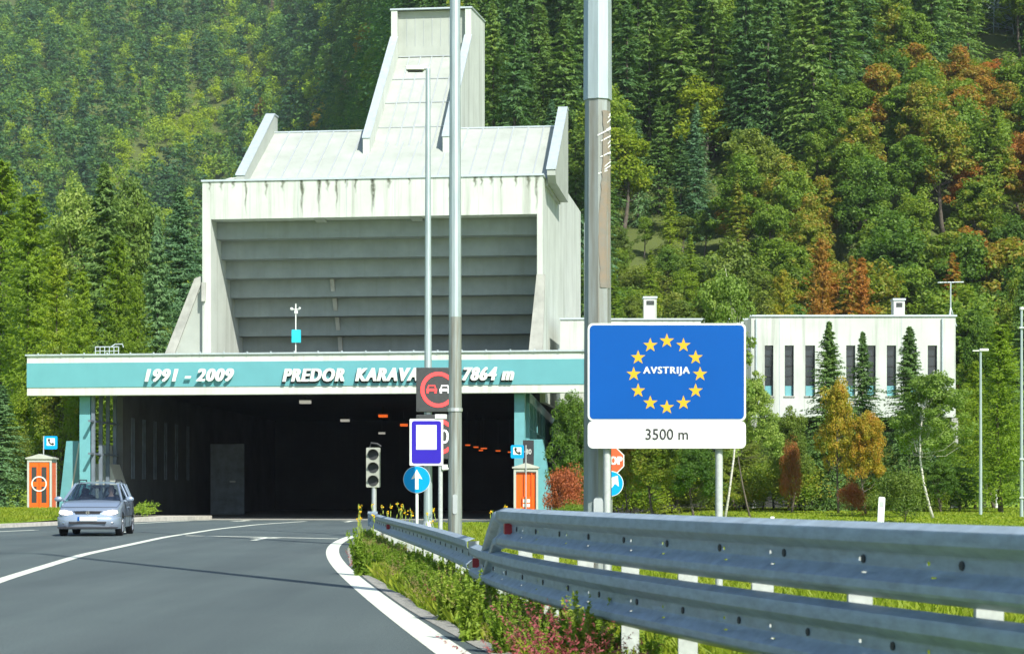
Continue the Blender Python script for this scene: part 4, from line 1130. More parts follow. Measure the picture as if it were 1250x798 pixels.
# ------------------------------------------------------------------ lamp poles
def octpole(name,px,Z,d0,d1,h,joint,label,arm=None,oldlow=True):
    e=empty(name,(X(px,Z),Z,0),0,label,'lamp pole')
    rj=(d0+(d1-d0)*joint/h)/2
    mb=MB(); mb.tube([(0,0,-.1),(0,0,joint)],[d0/2,rj],8 if Z<30 else 12)
    for v_ in mb.v: pass
    mb.build('lower_shaft',M['pole_old' if oldlow else 'pole'],e)
    mb=MB(); mb.tube([(0,0,joint+.001),(0,0,h)],[rj*(1.0 if Z>30 else 1.12),d1/2],8 if Z<30 else 12); mb.build('upper_shaft',M['pole'],e)
    MB().tube([(0,0,-.02),(0,0,.02)],d0*.95,10).build('base_plate',M['galv'],e)
    mb=MB(); mb.tube([(0,-d0/2*.93,.6),(0,-d0/2*.93,1.1)],.0,4) if False else None
    dq=MB().prism(rr(-.045,.045,.75,1.15,.04),-d0/2-.006,-d0/2+.02).build('access_door',M['signgrey'],e)
    return e
e=octpole('lamp_pole',729.5,19.4,.285,.15,20,H+(HY-123)/F*19.4,'thickest nearest lamp pole, pale above a joint and weathered below, beside the border sign')
# lamp head high up, outside the picture
mb=MB(); mb.tube([(0,0,19.9),(-1.5,0,20.3)],.05,6); mb.box(-2.2,-1.4,-.15,.15,20.22,20.36); mb.build('lamp_head',M['galv'],e)
scr=MB(); r_=random.Random(3)
for k in range(16):
    z=H+(HY-(145+r_.random()*80))/F*19.4; x=.02+.11*r_.random(); l=.05+.08*r_.random()
    yy=-math.sqrt(max(0,.124**2-x*x*.8))-.008
    scr.add([(x-.03,yy-.004,z),(x-.03,yy-.004,z+.012),(min(x+l,.125),yy+.03,z+l*.6+.012),(min(x+l,.125),yy+.03,z+l*.6)],[(0,1,2,3)])
scr.build('scratch_marks',M['white'],e)
pt_=MB(); zs_=[3.2+.06*k for k in range(int((H+(HY-126)/F*19.4-3.2)/.06))]; rp_=random.Random(8); vs_=[]
for z in zs_:
    rj=.1425*(1-.474*z/20)+.0025; a0=R(-80+6*rp_.random()+10*math.sin(z*3)); a1=R(-25+4*rp_.random()+5*math.sin(z*5))
    # octagonal shaft: stay just outside its flats
    for a in (a0,(a0+a1)/2,a1): vs_.append((rj*math.cos(a),rj*math.sin(a),z))
pt_.add(vs_,[(3*k+q,3*k+q+1,3*k+q+4,3*k+q+3) for k in range(len(zs_)-1) for q in (0,1)])
pt_.build('peeling_patch',M['peel'],e)
e=octpole('lamp_pole',555.5,40,.29,.15,20,H+(HY-387)/F*40,'middle-distance lamp pole crossing the black display and the fascia')
mb=MB(); mb.tube([(0,0,19.9),(-1.5,0,20.3)],.05,6); mb.box(-2.2,-1.4,-.15,.15,20.22,20.36); mb.build('lamp_head',M['galv'],e)
MB().tube([(0,0,H+(HY-502)/F*40),(0,0,H+(HY-498)/F*40)],.155,12).build('clamp_band',M['galv'],e)
mb=MB(); zc_=H+(HY-572)/F*40; mb.tube([(-.14,-.05,zc_),(-.3,-.1,zc_-.02)],.03,6); mb.tube([(-.3,-.1,zc_-.05),(-.3,-.1,zc_+.12)],.025,6); mb.build('bracket',M['galv'],e)
e=empty('lamp_pole',(X(522.5,50.6),50.6,0),0,'thinnest farthest lamp pole with a flat lamp head in front of the tower','lamp pole')
zt5=H+(HY-84)/F*50.6
MB().tube([(0,0,-.1),(0,0,zt5)],[.115,.06],12).build('shaft',M['pole'],e)
MB().tube([(0,0,-.1),(0,0,.25),(0,0,.45)],[.2,.16,.115],12).build('base_flange',M['galv'],e)
hd=MB().box(-.56,-.1,-.13,.13,zt5-.05,zt5+.06).build('lamp_head',M['white'],e,bevel=.02)
MB().box(-.52,-.14,-.1,.1,zt5-.075,zt5-.052).build('lamp_glass',M['black'],hd)
MB().tube([(-.1,0,zt5),(.04,0,zt5)],.04,8).build('arm',M['galv'],e)
# right side street lights
for px,pt,pb,Z,hx,lb in [(1197,428,610,78,16,'short slim street lamp with flat white head right of the long building'),(1247,378,618,74,0,'slim white mast at the very right picture edge')]:
    e=empty('street_lamp',(X(px,Z),Z,.0),0,lb,'street lamp'); zt5=Zh(pt,Z)
    MB().tube([(0,0,-.1),(0,0,zt5)],[.07,.045],10).build('shaft',M['pole'],e)
    if hx:
        MB().box(-.05,.3,-.1,.1,zt5-.02,zt5+.08).build('lamp_head',M['white'],e,bevel=.02); MB().box(-.32,-.05,-.06,.06,zt5-.02,zt5+.02).build('arm',M['white'],e)
    else:
        MB().tube([(0,0,zt5),(0,0,zt5+.1)],.08,10).build('cap',M['white'],e)
        for k,zz in enumerate((Zh(400,Z),Zh(560,Z),Zh(607,Z))): MB().box(-.1,.1,-.1,-.06,zz-.03,zz+.03).build('clamp_band',M['galv'],e)

# ------------------------------------------------------------------ border sign
Z=18.8
e=empty('border_sign',(X(814,Z),Z,0),0,'large blue AVSTRIJA sign with yellow star ring above a white 3500 m panel','road sign')
w0,w1=X(717.5,Z)-X(814,Z),X(910.5,Z)-X(814,Z); z0,z1=Zh(513.5,Z),Zh(394.5,Z)
bd=MB().prism(rr(w0,w1,z0,z1,.05),0,.03).build('panel',M['white'],e)
MB().prism(rr(w0+.018,w1-.018,z0+.018,z1-.018,.04),-.004,-.001).build('blue_field',M['blue'],bd)
cx0=0; cz0=Zh(456.5,Z); rs=40.5/F*Z
mb=MB()
for k in range(12):
    a=2*math.pi*k/12; sx=cx0+rs*math.sin(a); sz=cz0+rs*math.cos(a); ro=9.2/F*Z
    pts=[(sx+(ro if j%2==0 else ro*.39)*math.sin(math.pi*j/5), sz+(ro if j%2==0 else ro*.39)*math.cos(math.pi*j/5)) for j in range(10)]
    n=len(pts); mb.add([(p[0],-.006,p[1]) for p in pts]+[(sx,-.006,sz)],[(i,(i+1)%n,n) for i in range(n)])
mb.build('star_ring',M['yellow'],bd)
link('lettering',heavy_text('AVSTRIJA',X(785,Z)-X(814,Z),X(842,Z)-X(814,Z),Zh(458.5,Z),Zh(447.5,Z),-.005,.003,0,.006,.003),M['white'],bd)
z2,z3=Zh(547,Z),Zh(513.2,Z)
lp=MB().prism(rr(w0,w1,z2,z3-.003,.05),0,.03).build('distance_panel',M['white'],e)
link('lettering',text_mesh('3500 m',X(788,Z)-X(814,Z),X(840,Z)-X(814,Z),Zh(536.5,Z),Zh(523,Z),-.002,.003,bold=.008),M['ink'],lp)
for px in (741.5,878.8):
    xx=X(px,Z)-X(814,Z); MB().tube([(xx,.08,-.1),(xx,.08,z1-.1)],.036,12).build('post',M['post_pale'],e,True)
mb=MB()
for zz in (z0+.2,z1-.2,z2+.1): mb.box(w0+.05,w1-.05,.031,.06,zz-.02,zz+.02)
mb.build('bracket',M['galv'],e)
# ------------------------------------------------------------------ stop + mandatory arrow behind the pole
Z=34.0
e=empty('stop_sign',(X(745.5,Z),Z,0),0,'octagonal red STOP sign mostly hidden behind the thickest lamp pole','road sign')
zc=Zh(562,Z); ro=16.5/F*Z/math.cos(math.pi/8)
oc=lambda r:[(r*math.cos(math.pi/8+k*math.pi/4),zc+r*math.sin(math.pi/8+k*math.pi/4)) for k in range(8)]
pl=MB().prism(oc(ro),0,.02).build('plate',M['white'],e); MB().prism(oc(ro*.93),-.004,-.001).build('red_field',M['stopred'],pl)
link('lettering',heavy_text('STOP',-.205,.205,zc-.07,zc+.075,-.006,.003,0,.012,.012),M['white'],pl)
MB().tube([(0,.06,-.1),(0,.06,zc+.2)],.03,10).build('post',M['post_pale'],e)
e2=empty('direction_sign',(X(745.5,Z),Z-.02,0),0,'round blue sign with white arrow just under the stop sign, mostly hidden','road sign')
zc=Zh(590,Z); r0=15.5/F*Z
pl=MB().disc((0,0,zc),r0,32,0,.02).build('plate',M['white'],e2); MB().disc((0,0,zc),r0*.95,32,-.004,-.001).build('blue_field',M['cyan'],pl)
MB().add([(-.1,-.006,zc-.1),(-.03,-.006,zc-.14),(.07,-.006,zc-.0),(.14,-.006,zc-.05),(.12,-.006,zc+.14),(-.06,-.006,zc+.08),(.0,-.006,zc+.04)],[(0,1,2,6),(2,3,4),(2,4,6),(4,5,6)]).build('arrow',M['white'],pl)
# ------------------------------------------------------------------ displays on the thin pole
Z=50.0
def vms(pya,pyb,label,top):
    e=empty('variable_message_sign',(X(535,Z),Z,0),0,label,'electronic sign')
    w=54/F*Z/2; za,zb_=Zh(pyb,Z),Zh(pya,Z); zc=(za+zb_)/2
    b=MB().box(-w,w,-.02,.18,za,zb_).build('housing',M['vms'],e,bevel=.01)
    MB().disc((0,-.03,zc),21.6/F*Z,40,0,.006,r_in=17.2/F*Z).build('red_ring',M['ledred'],b)
    s=1/F*Z
    def car(cx,mat_):
        mb=MB()
        mb.prism([(cx-5*s,zc-1.5*s),(cx-4*s,zc-1.5*s),(cx-4*s,zc-2.6*s),(cx+4*s,zc-2.6*s),(cx+4*s,zc-1.5*s),(cx+5*s,zc-1.5*s),(cx+5*s,zc-5*s),(cx+4.8*s,zc-7*s),(cx+3*s,zc-7*s),(cx+3*s,zc-5*s),(cx-3*s,zc-5*s),(cx-3*s,zc-7*s),(cx-4.8*s,zc-7*s),(cx-5*s,zc-5*s)],-.03,-.024) if False else None
        mb.prism([(cx-6.4*s,zc-1.8*s),(cx+6.4*s,zc-1.8*s),(cx+6.4*s,zc+1.2*s),(cx-6.4*s,zc+1.2*s)],-.03,-.024)
        mb.prism([(cx-6*s,zc-4.4*s),(cx-3.6*s,zc-4.4*s),(cx-3.6*s,zc-1.85*s),(cx-6*s,zc-1.85*s)],-.03,-.024)
        mb.prism([(cx+3.6*s,zc-4.4*s),(cx+6*s,zc-4.4*s),(cx+6*s,zc-1.85*s),(cx+3.6*s,zc-1.85*s)],-.03,-.024)
        mb.prism([(cx-5.4*s,zc+1.25*s),(cx-4.2*s,zc+1.25*s),(cx-3.2*s,zc+4.2*s),(cx+3.2*s,zc+4.2*s),(cx+4.2*s,zc+1.25*s),(cx+5.4*s,zc+1.25*s),(cx+4.1*s,zc+5.6*s),(cx-4.1*s,zc+5.6*s)],-.03,-.024)
        mb.build('car_symbol',mat_,b)
    if top: car(-8*s,M['ledred']); car(8*s,M['ledwhite'])
    else:
        link('lettering',text_mesh('80',-11*s,13*s,zc-8*s,zc+9*s,-.024,.006),M['ledwhite'],b)
    mb=MB()
    for a in (-1,1):
        for c in (za+.06,zc,zb_-.06): mb.disc((a*(w-.06),-.022,c),.014,8,-.01,.001)
    mb.build('bolt_row',M['bolt'],b)
    MB().box(-w-.1 if False else -.3,-.2,.05,.12,za-.06,za-.003).build('bracket',M['galv'],e)
    return e
vms(448.5,502.5,'upper black electronic sign showing a red ring with a red and a white car',True)
vms(506,560,'lower black electronic sign with a red ring and white digits, behind the blue panel',False)
# blue/white panel
Z=38.0
e=empty('blue_white_sign',(X(520.5,Z),Z,0),0,'upright deep blue sign with a blank white square in a white frame','road sign')
w=20.5/F*Z; z0,z1=Zh(568,Z),Zh(511,Z)
pl=MB().prism(rr(-w,w,z0,z1,.02),0,.03).build('plate',M['white'],e)
MB().prism(rr(-w+.04,w-.04,z0+.04,z1-.04,.05),-.004,-.001).build('blue_field',M['violet'],pl)
MB().prism([(X(508,Z)-X(520.5,Z),Zh(548.5,Z)),(X(533,Z)-X(520.5,Z),Zh(548.5,Z)),(X(533,Z)-X(520.5,Z),Zh(518.5,Z)),(X(508,Z)-X(520.5,Z),Zh(518.5,Z))],-.008,-.005).build('white_square',M['white'],pl)
MB().tube([(X(537.5,Z)-X(520.5,Z),.06,-.1),(X(537.5,Z)-X(520.5,Z),.06,z1-.05)],.045,10).build('post',M['post_pale'],e,True)
mb=MB(); xx=X(537.5,Z)-X(520.5,Z); mb.box(xx-.1,xx+.12,-.02,.12,z1+.002,z1+.09); mb.box(xx+.03,xx+.14,-.02,.12,z0-.07,z0+.02); mb.build('clamp',M['white'],e)
# round arrow sign
Z=42.0
e=empty('ahead_only_sign',(X(508.8,Z),Z,0),0,'round bright blue sign with a white upward arrow below the blue panel','road sign')
zc=Zh(585,Z); r0=16.6/F*Z
pl=MB().disc((0,0,zc),r0,40,0,.02).build('plate',M['white'],e); MB().disc((0,0,zc),r0*.97,40,-.004,-.001).build('blue_field',M['cyan'],pl)
s=r0
MB().prism([(-.13*s,zc-.72*s),(.13*s,zc-.72*s),(.13*s,zc+.1*s),(.42*s,zc+.02*s),(.0,zc+.75*s),(-.42*s,zc+.02*s),(-.13*s,zc+.1*s)],-.008,-.005).build('arrow',M['white'],pl)
MB().tube([(0,.05,-.1),(0,.05,zc+.1)],.035,10).build('post',M['white'],e,True)
# traffic light
Z=52.0
e=empty('traffic_light',(X(455.5,Z),Z,0),0,'grey unlit three-lamp traffic light at the far end of the guardrail','traffic light')
z0,z1=Zh(594.5,Z),Zh(546,Z)
bd=MB().prism(rr(-.185,.185,z0,z1,.03),0,.16).build('housing',mat('signal_grey',(.30,.32,.27),.6,var=.15,scale=9),e)
for k in range(3):
    zc=z1-.19-k*(z1-z0-.36)/2
    MB().disc((0,0,zc),.135,24,-.012,-.001).build('lens',M['black'],bd)
    # hood
    mb=MB(); n=14
    for j in range(n):
        a0=math.pi*j/n*1.1-.05*math.pi; a1=math.pi*(j+1)/n*1.1-.05*math.pi
        for rr_ in (.15,):
            L0=.22; mb.add([(.15*math.cos(a0),-.001,zc+.15*math.sin(a0)),(.15*math.cos(a1),-.001,zc+.15*math.sin(a1)),(.145*math.cos(a1),-L0*max(.3,math.sin(a1)),zc+.145*math.sin(a1)),(.145*math.cos(a0),-L0*max(.3,math.sin(a0)),zc+.145*math.sin(a0))],[(0,1,2,3)])
    mb.build('hood',M['black'],bd)
MB().tube([(.02,.08,-.1),(.02,.08,z0)],.065,12).build('post',M['galv'],e,True)
mb=MB(); mb.tube([(-.1,.08,z1),(-.06,.08,z1+.12),(.1,.08,z1+.1),(.2,.1,z1+.03)],.03,6); mb.build('bracket',M['black'],e)

# ------------------------------------------------------------------ phone booths and signs
def booth(px0,px1,pside,pt,Z,zg,label,open_):
    e=empty('phone_booth',(X(px0,Z),Z,zg),0,label,'phone booth')
    w=X(px1,Z)-X(px0,Z); h=Zh(pt,Z)-zg-.12; d=1.0
    fr=MB()
    for x in (0,w-.09):
        for y in (0,d-.09): fr.box(x,x+.09,y,y+.09,0,h-.15)
    fr.box(0,w,0,d,h-.15,h-.02); fr.box(-.03,w+.03,-.03,d+.03,-.3,.05)
    fr.build('frame',M['boothgrey'],e,bevel=.008)
    rf=MB(); rf.prism([(-.06,h-.02+.002),(w+.06,h-.02+.002),(w+.06,h+.03),(w/2,h+.2),(-.06,h+.03)],-.06,d+.06); rf.build('roof',M['boothgrey'],e)
    if not open_:
        for k in range(2):
            x0=.1+k*(w-.2)/2; x1=x0+(w-.2)/2-.02
            dm=MB()
            st=.09
            dm.box(x0,x0+st,-.02,.03,.2,h-.17); dm.box(x1-st,x1,-.02,.03,.2,h-.17)
            for z_a,z_b in ((.2,.42),(1.12,1.32),(h-.36,h-.17)): dm.box(x0+st,x1-st,-.02,.03,z_a,z_b)
            dd=dm.build('door',M['orange'],e)
            MB().box(x0+st,x1-st,.0,.012,.42,h-.36).build('pane',M['glass_dark'],dd)
        MB().disc((w/2,-.05,1.23),.33,28,0,.03,r_in=.28).build('ring_handle',M['white'],e)
        for z in (1,): 
            pass
        MB().box(w-.05,w-.02,.12,d-.12,.05,h-.17).build('side_panel',M['orange'],e)
        MB().box(.02,.05,.12,d-.12,.05,h-.17).build('side_panel',M['glass_dark'],e)
        MB().box(.1,w-.1,d-.06,d-.03,.05,h-.17).build('back_panel',M['orange'],e)
        MB().box(w*.25,w*.6,d-.3,d-.07,.9,1.5).build('telephone',M['boothgrey'],e)
    else:
        MB().box(.1,w-.1,d*.12,d*.12+.04,.05,h-.17).build('back_panel',M['orange'],e)
        MB().box(w-.06,w-.03,.1,d-.1,.05,h-.17).build('side_panel',M['glass_dark'],e)
        MB().box(w*.72,w*.76,.05,d*.11,.05,h-.17).build('side_leaf',M['orange'],e)
        tp=MB(); tp.box(w*.35,w*.70,d*.12-.10,d*.12-.004,.55,1.02); t_=tp.build('telephone',M['orange'],e,bevel=.01)
        tb=MB(); 
        for a in (.38,.54): 
            for b in (.62,.80): tb.box(w*a,w*(a+.12),d*.12-.115,d*.12-.102,b,b+.13)
        tb.build('key_panel',M['white'],t_)
    return e,w,h
e,w,h=booth(33,63,71,556,84,.31,'orange-red phone booth with closed double doors and ring handle at the left',False)
MB().box(-.35,w+.1,-.3,-.05,-.1,.03).build('base_slab',M['kerb'],e)
e,w,h=booth(627,657,664,567,78,-.02,'open orange phone booth beside the right teal wing wall',True)
def phone_sign(px,py,Z,zg,label,spx):
    e=empty('telephone_sign',(X(px,Z),Z,0),0,label,'sign'); s=8.0/F*Z; zc=Zh(py,Z)
    pl=MB().prism(rr(-s,s,zc-s,zc+s,.05),0,.03).build('plate',M['cyan'],e)
    MB().prism(rr(-s*.62,s*.62,zc-s*.45,zc+s*.68,.02),-.005,-.001).build('white_square',M['white'],pl)
    mb=MB(); mb.tube([(-s*.28,-.012,zc+s*.42),(-.22*s,-.012,zc+.1*s),(0,-.012,zc-.14*s),(s*.3,-.012,zc-s*.22)],.028,6); mb.ellip((-s*.26,-.012,zc+s*.4),(.05,.01,.06)); mb.ellip((s*.3,-.012,zc-s*.2),(.06,.01,.05)); mb.build('handset_symbol',M['ink'],pl)
    xx=X(spx,Z)-X(px,Z); MB().tube([(xx,.03,zg),(xx,.03,zc+s)],.025,8).build('post',M['signgrey'],e)
    mb=MB(); mb.tube([(xx,.03,zc),(0,.03,zc)],.015,6); mb.build('bracket',M['signgrey'],e)
phone_sign(62,540,84.3,2.6,'small blue telephone sign on a rod above the left phone booth',53)
phone_sign(631.5,551,77.9,0,'small blue telephone sign by the right teal post',642)
# small dark board beside the right sign
e=empty('notice_board',(X(645,79),79,0),0,'narrow black board with white figures behind the right phone booth','board')
MB().box(-.22,.22,0,.1,Zh(567,79),Zh(537,79)).build('board',M['black'],e)
link('figures',text_mesh('80',-.10,.12,Zh(554,79),Zh(548,79),-.004,.003),M['white'],e)
MB().tube([(0,.05,-.1),(0,.05,Zh(567,79))],.04,8).build('post',M['galv'],e)

# delineators
def marker(px,pt,pb,Z,wpx,label,tilt=0):
    e=empty('marker_post',(X(px,Z),Z,terr(X(px,Z),Z)),0,label,'marker post'); h=Zh(pt,Z)-e.location.z; w=wpx/F*Z/2
    mb=MB(); mb.prism(rr(-w,w,-.2,h,w*.5,3),0,.06); o=mb.build('post_body',M['white'],e)
    MB().box(-w*.6,w*.6,-.004,-.001,h-.25,h-.12).build('reflector',M['signgrey'],e)
    e.rotation_euler=(0,tilt,0)
marker(1074,606,640,48,8,'slanting tall white marker post in front of the round bush',R(3))
marker(943,630,642,46,5,'tiny white marker post left of the leaning birch')
marker(1218,597,612,98,5,'white marker post on the lawn near the short street lamp')
marker(1071,608,640,70,5,'thin white marker post behind the slanting one') if False else None

# pylon + wires
lo_,hi_=150.,600.
Zp=235.0; bz=terr(X(1215,Zp),Zp)
e=empty('pylon',(X(1216,Zp),Zp,bz),.4,'green-grey lattice power pylon at the top right','pylon')
topz=Zh(-60,Zp)-bz; w0=1.4; mb=MB(); 
lv=np.linspace(0,topz,9)
def pc(k,z): t=z/topz; w=w0*(1-.6*t); return Vector((w*(1 if k in(0,3) else -1),w*(1 if k in(0,1) else -1),z))
for k in range(4):
    mb.tube([pc(k,-1),pc(k,topz)],.07,4)
    for i in range(len(lv)-1):
        mb.tube([pc(k,lv[i]),pc((k+1)%4,lv[i+1])],.03,4); mb.tube([pc((k+1)%4,lv[i]),pc(k,lv[i+1])],.03,4); mb.tube([pc(k,lv[i]),pc((k+1)%4,lv[i])],.05,4)
mb.build('lattice',M['pylon'],e)
mb=MB()
for zz in (topz*.62,topz*.8): mb.tube([(-4.5,0,zz),(4.5,0,zz)],.09,4); mb.tube([(-4.5,0,zz),(0,0,zz+1)],.05,4); mb.tube([(4.5,0,zz),(0,0,zz+1)],.05,4)
mb.build('cross_arm',M['pylon'],e)

# ------------------------------------------------------------------ car
def build_car():
    e=empty('estate_car',(-11.46,53.1,0),0,'silver-blue estate car with lit headlights coming out of the tunnel','car')
    e.rotation_euler=(0,0,R(5.0))
    st=[(0,.56,.30,.60),(.04,.68,.24,.66),(.13,.775,.21,.70),(.28,.82,.19,.755),(.6,.845,.18,.84),(.95,.852,.18,.905),(1.22,.855,.18,.955),(1.8,.855,.18,.965),(2.6,.855,.18,.975),(3.4,.85,.18,.985),(3.9,.835,.20,.99),(4.15,.80,.24,.97),(4.27,.74,.30,.90)]
    prof=lambda w,zl,zt:[(0,zl),(.82*w,zl),(.965*w,zl+.05),(w,zl+.2*(zt-zl)+.04),(1.0*w,zl+.55*(zt-zl)),(.975*w,zt-.09),(.93*w,zt-.03),(.80*w,zt+.008),(.4*w,zt+.028),(0,zt+.034)]
    vs=[];fs=[];n=len(prof(1,0,1))
    ring=2*n-2
    for y,w,zl,zt in st:
        P=prof(w,zl,zt); full=[(x,z) for x,z in P]+[(-x,z) for x,z in P[-2:0:-1]]
        vs+=[(x,y,z) for x,z in full]
    for i in range(len(st)-1):
        for k in range(ring): fs.append((i*ring+k,i*ring+(k+1)%ring,(i+1)*ring+(k+1)%ring,(i+1)*ring+k))
    fs.append(tuple(range(ring))[::-1]); fs.append(tuple(range((len(st)-1)*ring,len(st)*ring)))
    mb=MB(); mb.add(vs,fs); body=mb.build('body',M['carpaint'],e,True)
    cut=MB()
    for y in (.86,3.47):
        for sx in (-1,1):
            pts=[(y+.355*math.cos(2*math.pi*k/24),.30+.355*math.sin(2*math.pi*k/24)) for k in range(24)]
            cut.prism(pts,sx*.60,sx*1.0,'x')
    co=cut.build('cut',None)
    md=body.modifiers.new('b','BOOLEAN'); md.object=co; md.operation='DIFFERENCE'; md.solver='EXACT'
    co.matrix_world=e.matrix_world
    bpy.context.view_layer.update()
    co.parent=e; bpy.context.view_layer.update()
    dg=bpy.context.evaluated_depsgraph_get(); nm=bpy.data.meshes.new_from_object(body.evaluated_get(dg))
    body.modifiers.clear(); body.data=nm; bpy.data.objects.remove(co)
    try: nm.set_sharp_from_angle(angle=R(35))
    except Exception: pass
    # cabin corners: bottom (y,halfw,z) and top
    B=[(1.18,.76,.985),(4.12,.74,.99)]; T=[(2.02,.575,1.425),(3.95,.58,1.42)]
    mid=[(2.45,.81,.985,.60,1.445),(3.3,.80,.99,.60,1.44)]
    # roof
    rm=MB(); ry=[(1.98,.57,1.418),(2.2,.60,1.452),(2.8,.615,1.475),(3.5,.605,1.462),(3.98,.57,1.425)]
    vs=[]
    for y,w,z in ry: vs+=[(-w,y,z-.035),(-w*.93,y,z),(-w*.4,y,z+.018),(w*.4,y,z+.018),(w*.93,y,z),(w,y,z-.035)]
    fs=[(i*6+k,i*6+k+1,(i+1)*6+k+1,(i+1)*6+k) for i in range(4) for k in range(5)]
    b0=len(vs); vs+=[(x,y,z-.05) for x,y,z in vs]; 
    rm.add(vs[:b0],fs); ro=rm.build('roof',M['carpaint'],e,True)
    # pillars
    for s in (-1,1):
        pm=MB()
        def pil(p,q,r0=.035): pm.tube([(s*p[0],p[1],p[2]),(s*q[0],q[1],q[2])],[r0,r0],6)
        pil((.79,1.12,.95),(.585,2.0,1.41)); pil((.815,2.45,.96),(.60,2.5,1.43),.03); pil((.805,3.35,.97),(.60,3.3,1.43),.03); pil((.75,4.16,.93),(.575,3.97,1.41),.04)
        pil((.585,2.0,1.41),(.60,2.8,1.445),.028); pil((.60,2.8,1.445),(.575,3.97,1.41),.028)
        pm.build('side_pillar',M['carpaint'],e,True)
    gm=MB().add([(-.77,1.15,.965),(.77,1.15,.965),(.575,1.99,1.41),(-.575,1.99,1.41)],[(0,1,2,3)]); gm.build('windscreen',M['carglass'],e)
    MB().add([(-.72,4.17,.96),(.72,4.17,.96),(.56,3.98,1.40),(-.56,3.98,1.40)],[(0,1,2,3)]).build('rear_window',M['carglass'],e)
    for s in (-1,1):
        MB().add([(s*.79,1.2,.97),(s*.81,2.45,.975),(s*.6,2.5,1.42),(s*.585,2.02,1.40)],[(0,1,2,3)]).build('side_window',M['carglass'],e)
        MB().add([(s*.81,2.47,.975),(s*.80,3.35,.98),(s*.6,3.3,1.42),(s*.6,2.52,1.42)],[(0,1,2,3)]).build('side_window',M['carglass'],e)
        MB().add([(s*.80,3.37,.98),(s*.75,4.12,.98),(s*.58,3.95,1.40),(s*.6,3.32,1.42)],[(0,1,2,3)]).build('side_window',M['carglass'],e)
        # roof rail
        MB().tube([(s*.50,2.15,1.45),(s*.50,2.3,1.535),(s*.50,3.7,1.535),(s*.50,3.85,1.44)],.018,6).build('roof_rail',M['trim'],e)
        # mirror
        mm=MB(); mm.ellip((s*.97,1.42,1.0),(.12,.055,.075),12,8); mm.box(min(s*.8,s*.9),max(s*.8,s*.9),1.4,1.45,.94,.98); mm.build('mirror',M['carpaint'],e,True)
        # headlight
        hm=MB(); 
        P=[(.40,.025,.595),(.56,.012,.575),(.70,.055,.585),(.79,.17,.63),(.76,.20,.70),(.64,.115,.715),(.42,.045,.665)]
        c=(.6,.0,.64)
        ptsF=[(s*x,y-.03,z) for x,y,z in P]; ptsB=[(s*x,y+.1,z) for x,y,z in P]
        k=len(P); hm.add(ptsF+ptsB+[(s*.60,.0,.645)],[(i,(i+1)%k,2*k) for i in range(k)]+[(i,i+k,(i+1)%k+k,(i+1)%k) for i in range(k)])
        hm.build('headlight',M['headlight'],e,True)
        fg=MB(); fg.ellip((s*.62,.045,.36),(.07,.03,.045)); fg.build('fog_lamp',M['chrome'],e,True)
        # wheels
        for y in (.86,3.47):
            wm=MB(); n=28; pr=[(-.09,.22),(-.095,.28),(-.075,.305),(.075,.305),(.095,.28),(.09,.22)]
            vs=[];fs=[]
            for j in range(n):
                t=2*math.pi*j/n
                for o_,r0 in pr: vs.append((s*.755+o_,y+r0*math.cos(t),.305+r0*math.sin(t)))
            for j in range(n):
                for q in range(5): a=j*6+q; b=((j+1)%n)*6+q; fs.append((a,b,b+1,a+1))
            wm.add(vs,fs); wh=empty('wheel'); wh.parent=e
            wm.build('tyre',M['tyre'],wh,True)
            r2=MB(); r2.prism([(y+.215*math.cos(2*math.pi*j/24),.305+.215*math.sin(2*math.pi*j/24)) for j in range(24)],s*.755-.02,s*.755+.02,'x')
            for j in range(7):
                t=2*math.pi*j/7; r2.tube([(s*.825,y,.305),(s*.835,y+.2*math.cos(t),.305+.2*math.sin(t))],[.035,.02],5)
            r2.build('rim',M['rim'],wh)
    # panel seams
    sm_=MB()
    for s in (-1,1):
        sm_.tube([(s*.74,.34,.785),(s*.78,.7,.88),(s*.775,1.15,.965)],.006,4,False)
        for y in (1.42,2.46,3.36): sm_.tube([(s*.853,y,.25),(s*.857,y,.6),(s*.845,y,.88),(s*.80,y,.965)],.006,4,False)
    sm_.tube([(-.74,.34,.785),(-.4,.27,.785),(0,.25,.79),(.4,.27,.785),(.74,.34,.785)],.006,4,False)
    sm_.build('panel_seams',M['trim'],e)
    for s in (-1,1):
        MB().tube([(s*.862,.6,.52),(s*.868,2.4,.53),(s*.862,3.9,.54)],.012,6).build('side_strip',M['trim'],e)
        MB().box(min(s*.855,s*.875),max(s*.855,s*.875),2.2,2.36,.76,.79).build('door_handle',M['carpaint'],e)
    # front details
    gr=MB(); gr.prism([(-.32,.60),(.32,.60),(.36,.675),(-.36,.675)],-.012,.06); g_=gr.build('grille',M['trim'],e)
    MB().disc((0,-.02,.638),.045,20,0,.008,r_in=.033).build('emblem',M['chrome'],g_)
    MB().prism([(-.055,.634),(.055,.634),(.055,.642),(-.055,.642)],-.022,-.013).build('emblem_bar',M['chrome'],g_)
    mb=MB(); mb.tube([(-.40,-.0,.68),(0,-.03,.688),(.40,0,.68)],.012,6); mb.build('grille_trim',M['chrome'],e)
    bm_=MB(); 
    vs=[];fs=[]
    sec=[(-.86,.45),(-.83,.18),(-.74,.07),(-.56,.0),(-.28,-.035),(0,-.045),(.28,-.035),(.56,0),(.74,.07),(.83,.18),(.86,.45)]
    for x,y in sec: vs+=[(x,y+.06,.52),(x,y,.50),(x,y-.02,.44),(x*.99,y,.30),(x*.97,y+.06,.20)]
    for i in range(len(sec)-1):
        for k in range(4): fs.append((i*5+k,i*5+k+1,(i+1)*5+k+1,(i+1)*5+k))
    bm_.add(vs,fs); bm_.build('bumper',M['carpaint'],e,True)
    MB().prism([(-.48,.335),(.48,.335),(.50,.395),(-.50,.395)],-.06,0).build('lower_grille',M['trim'],e)
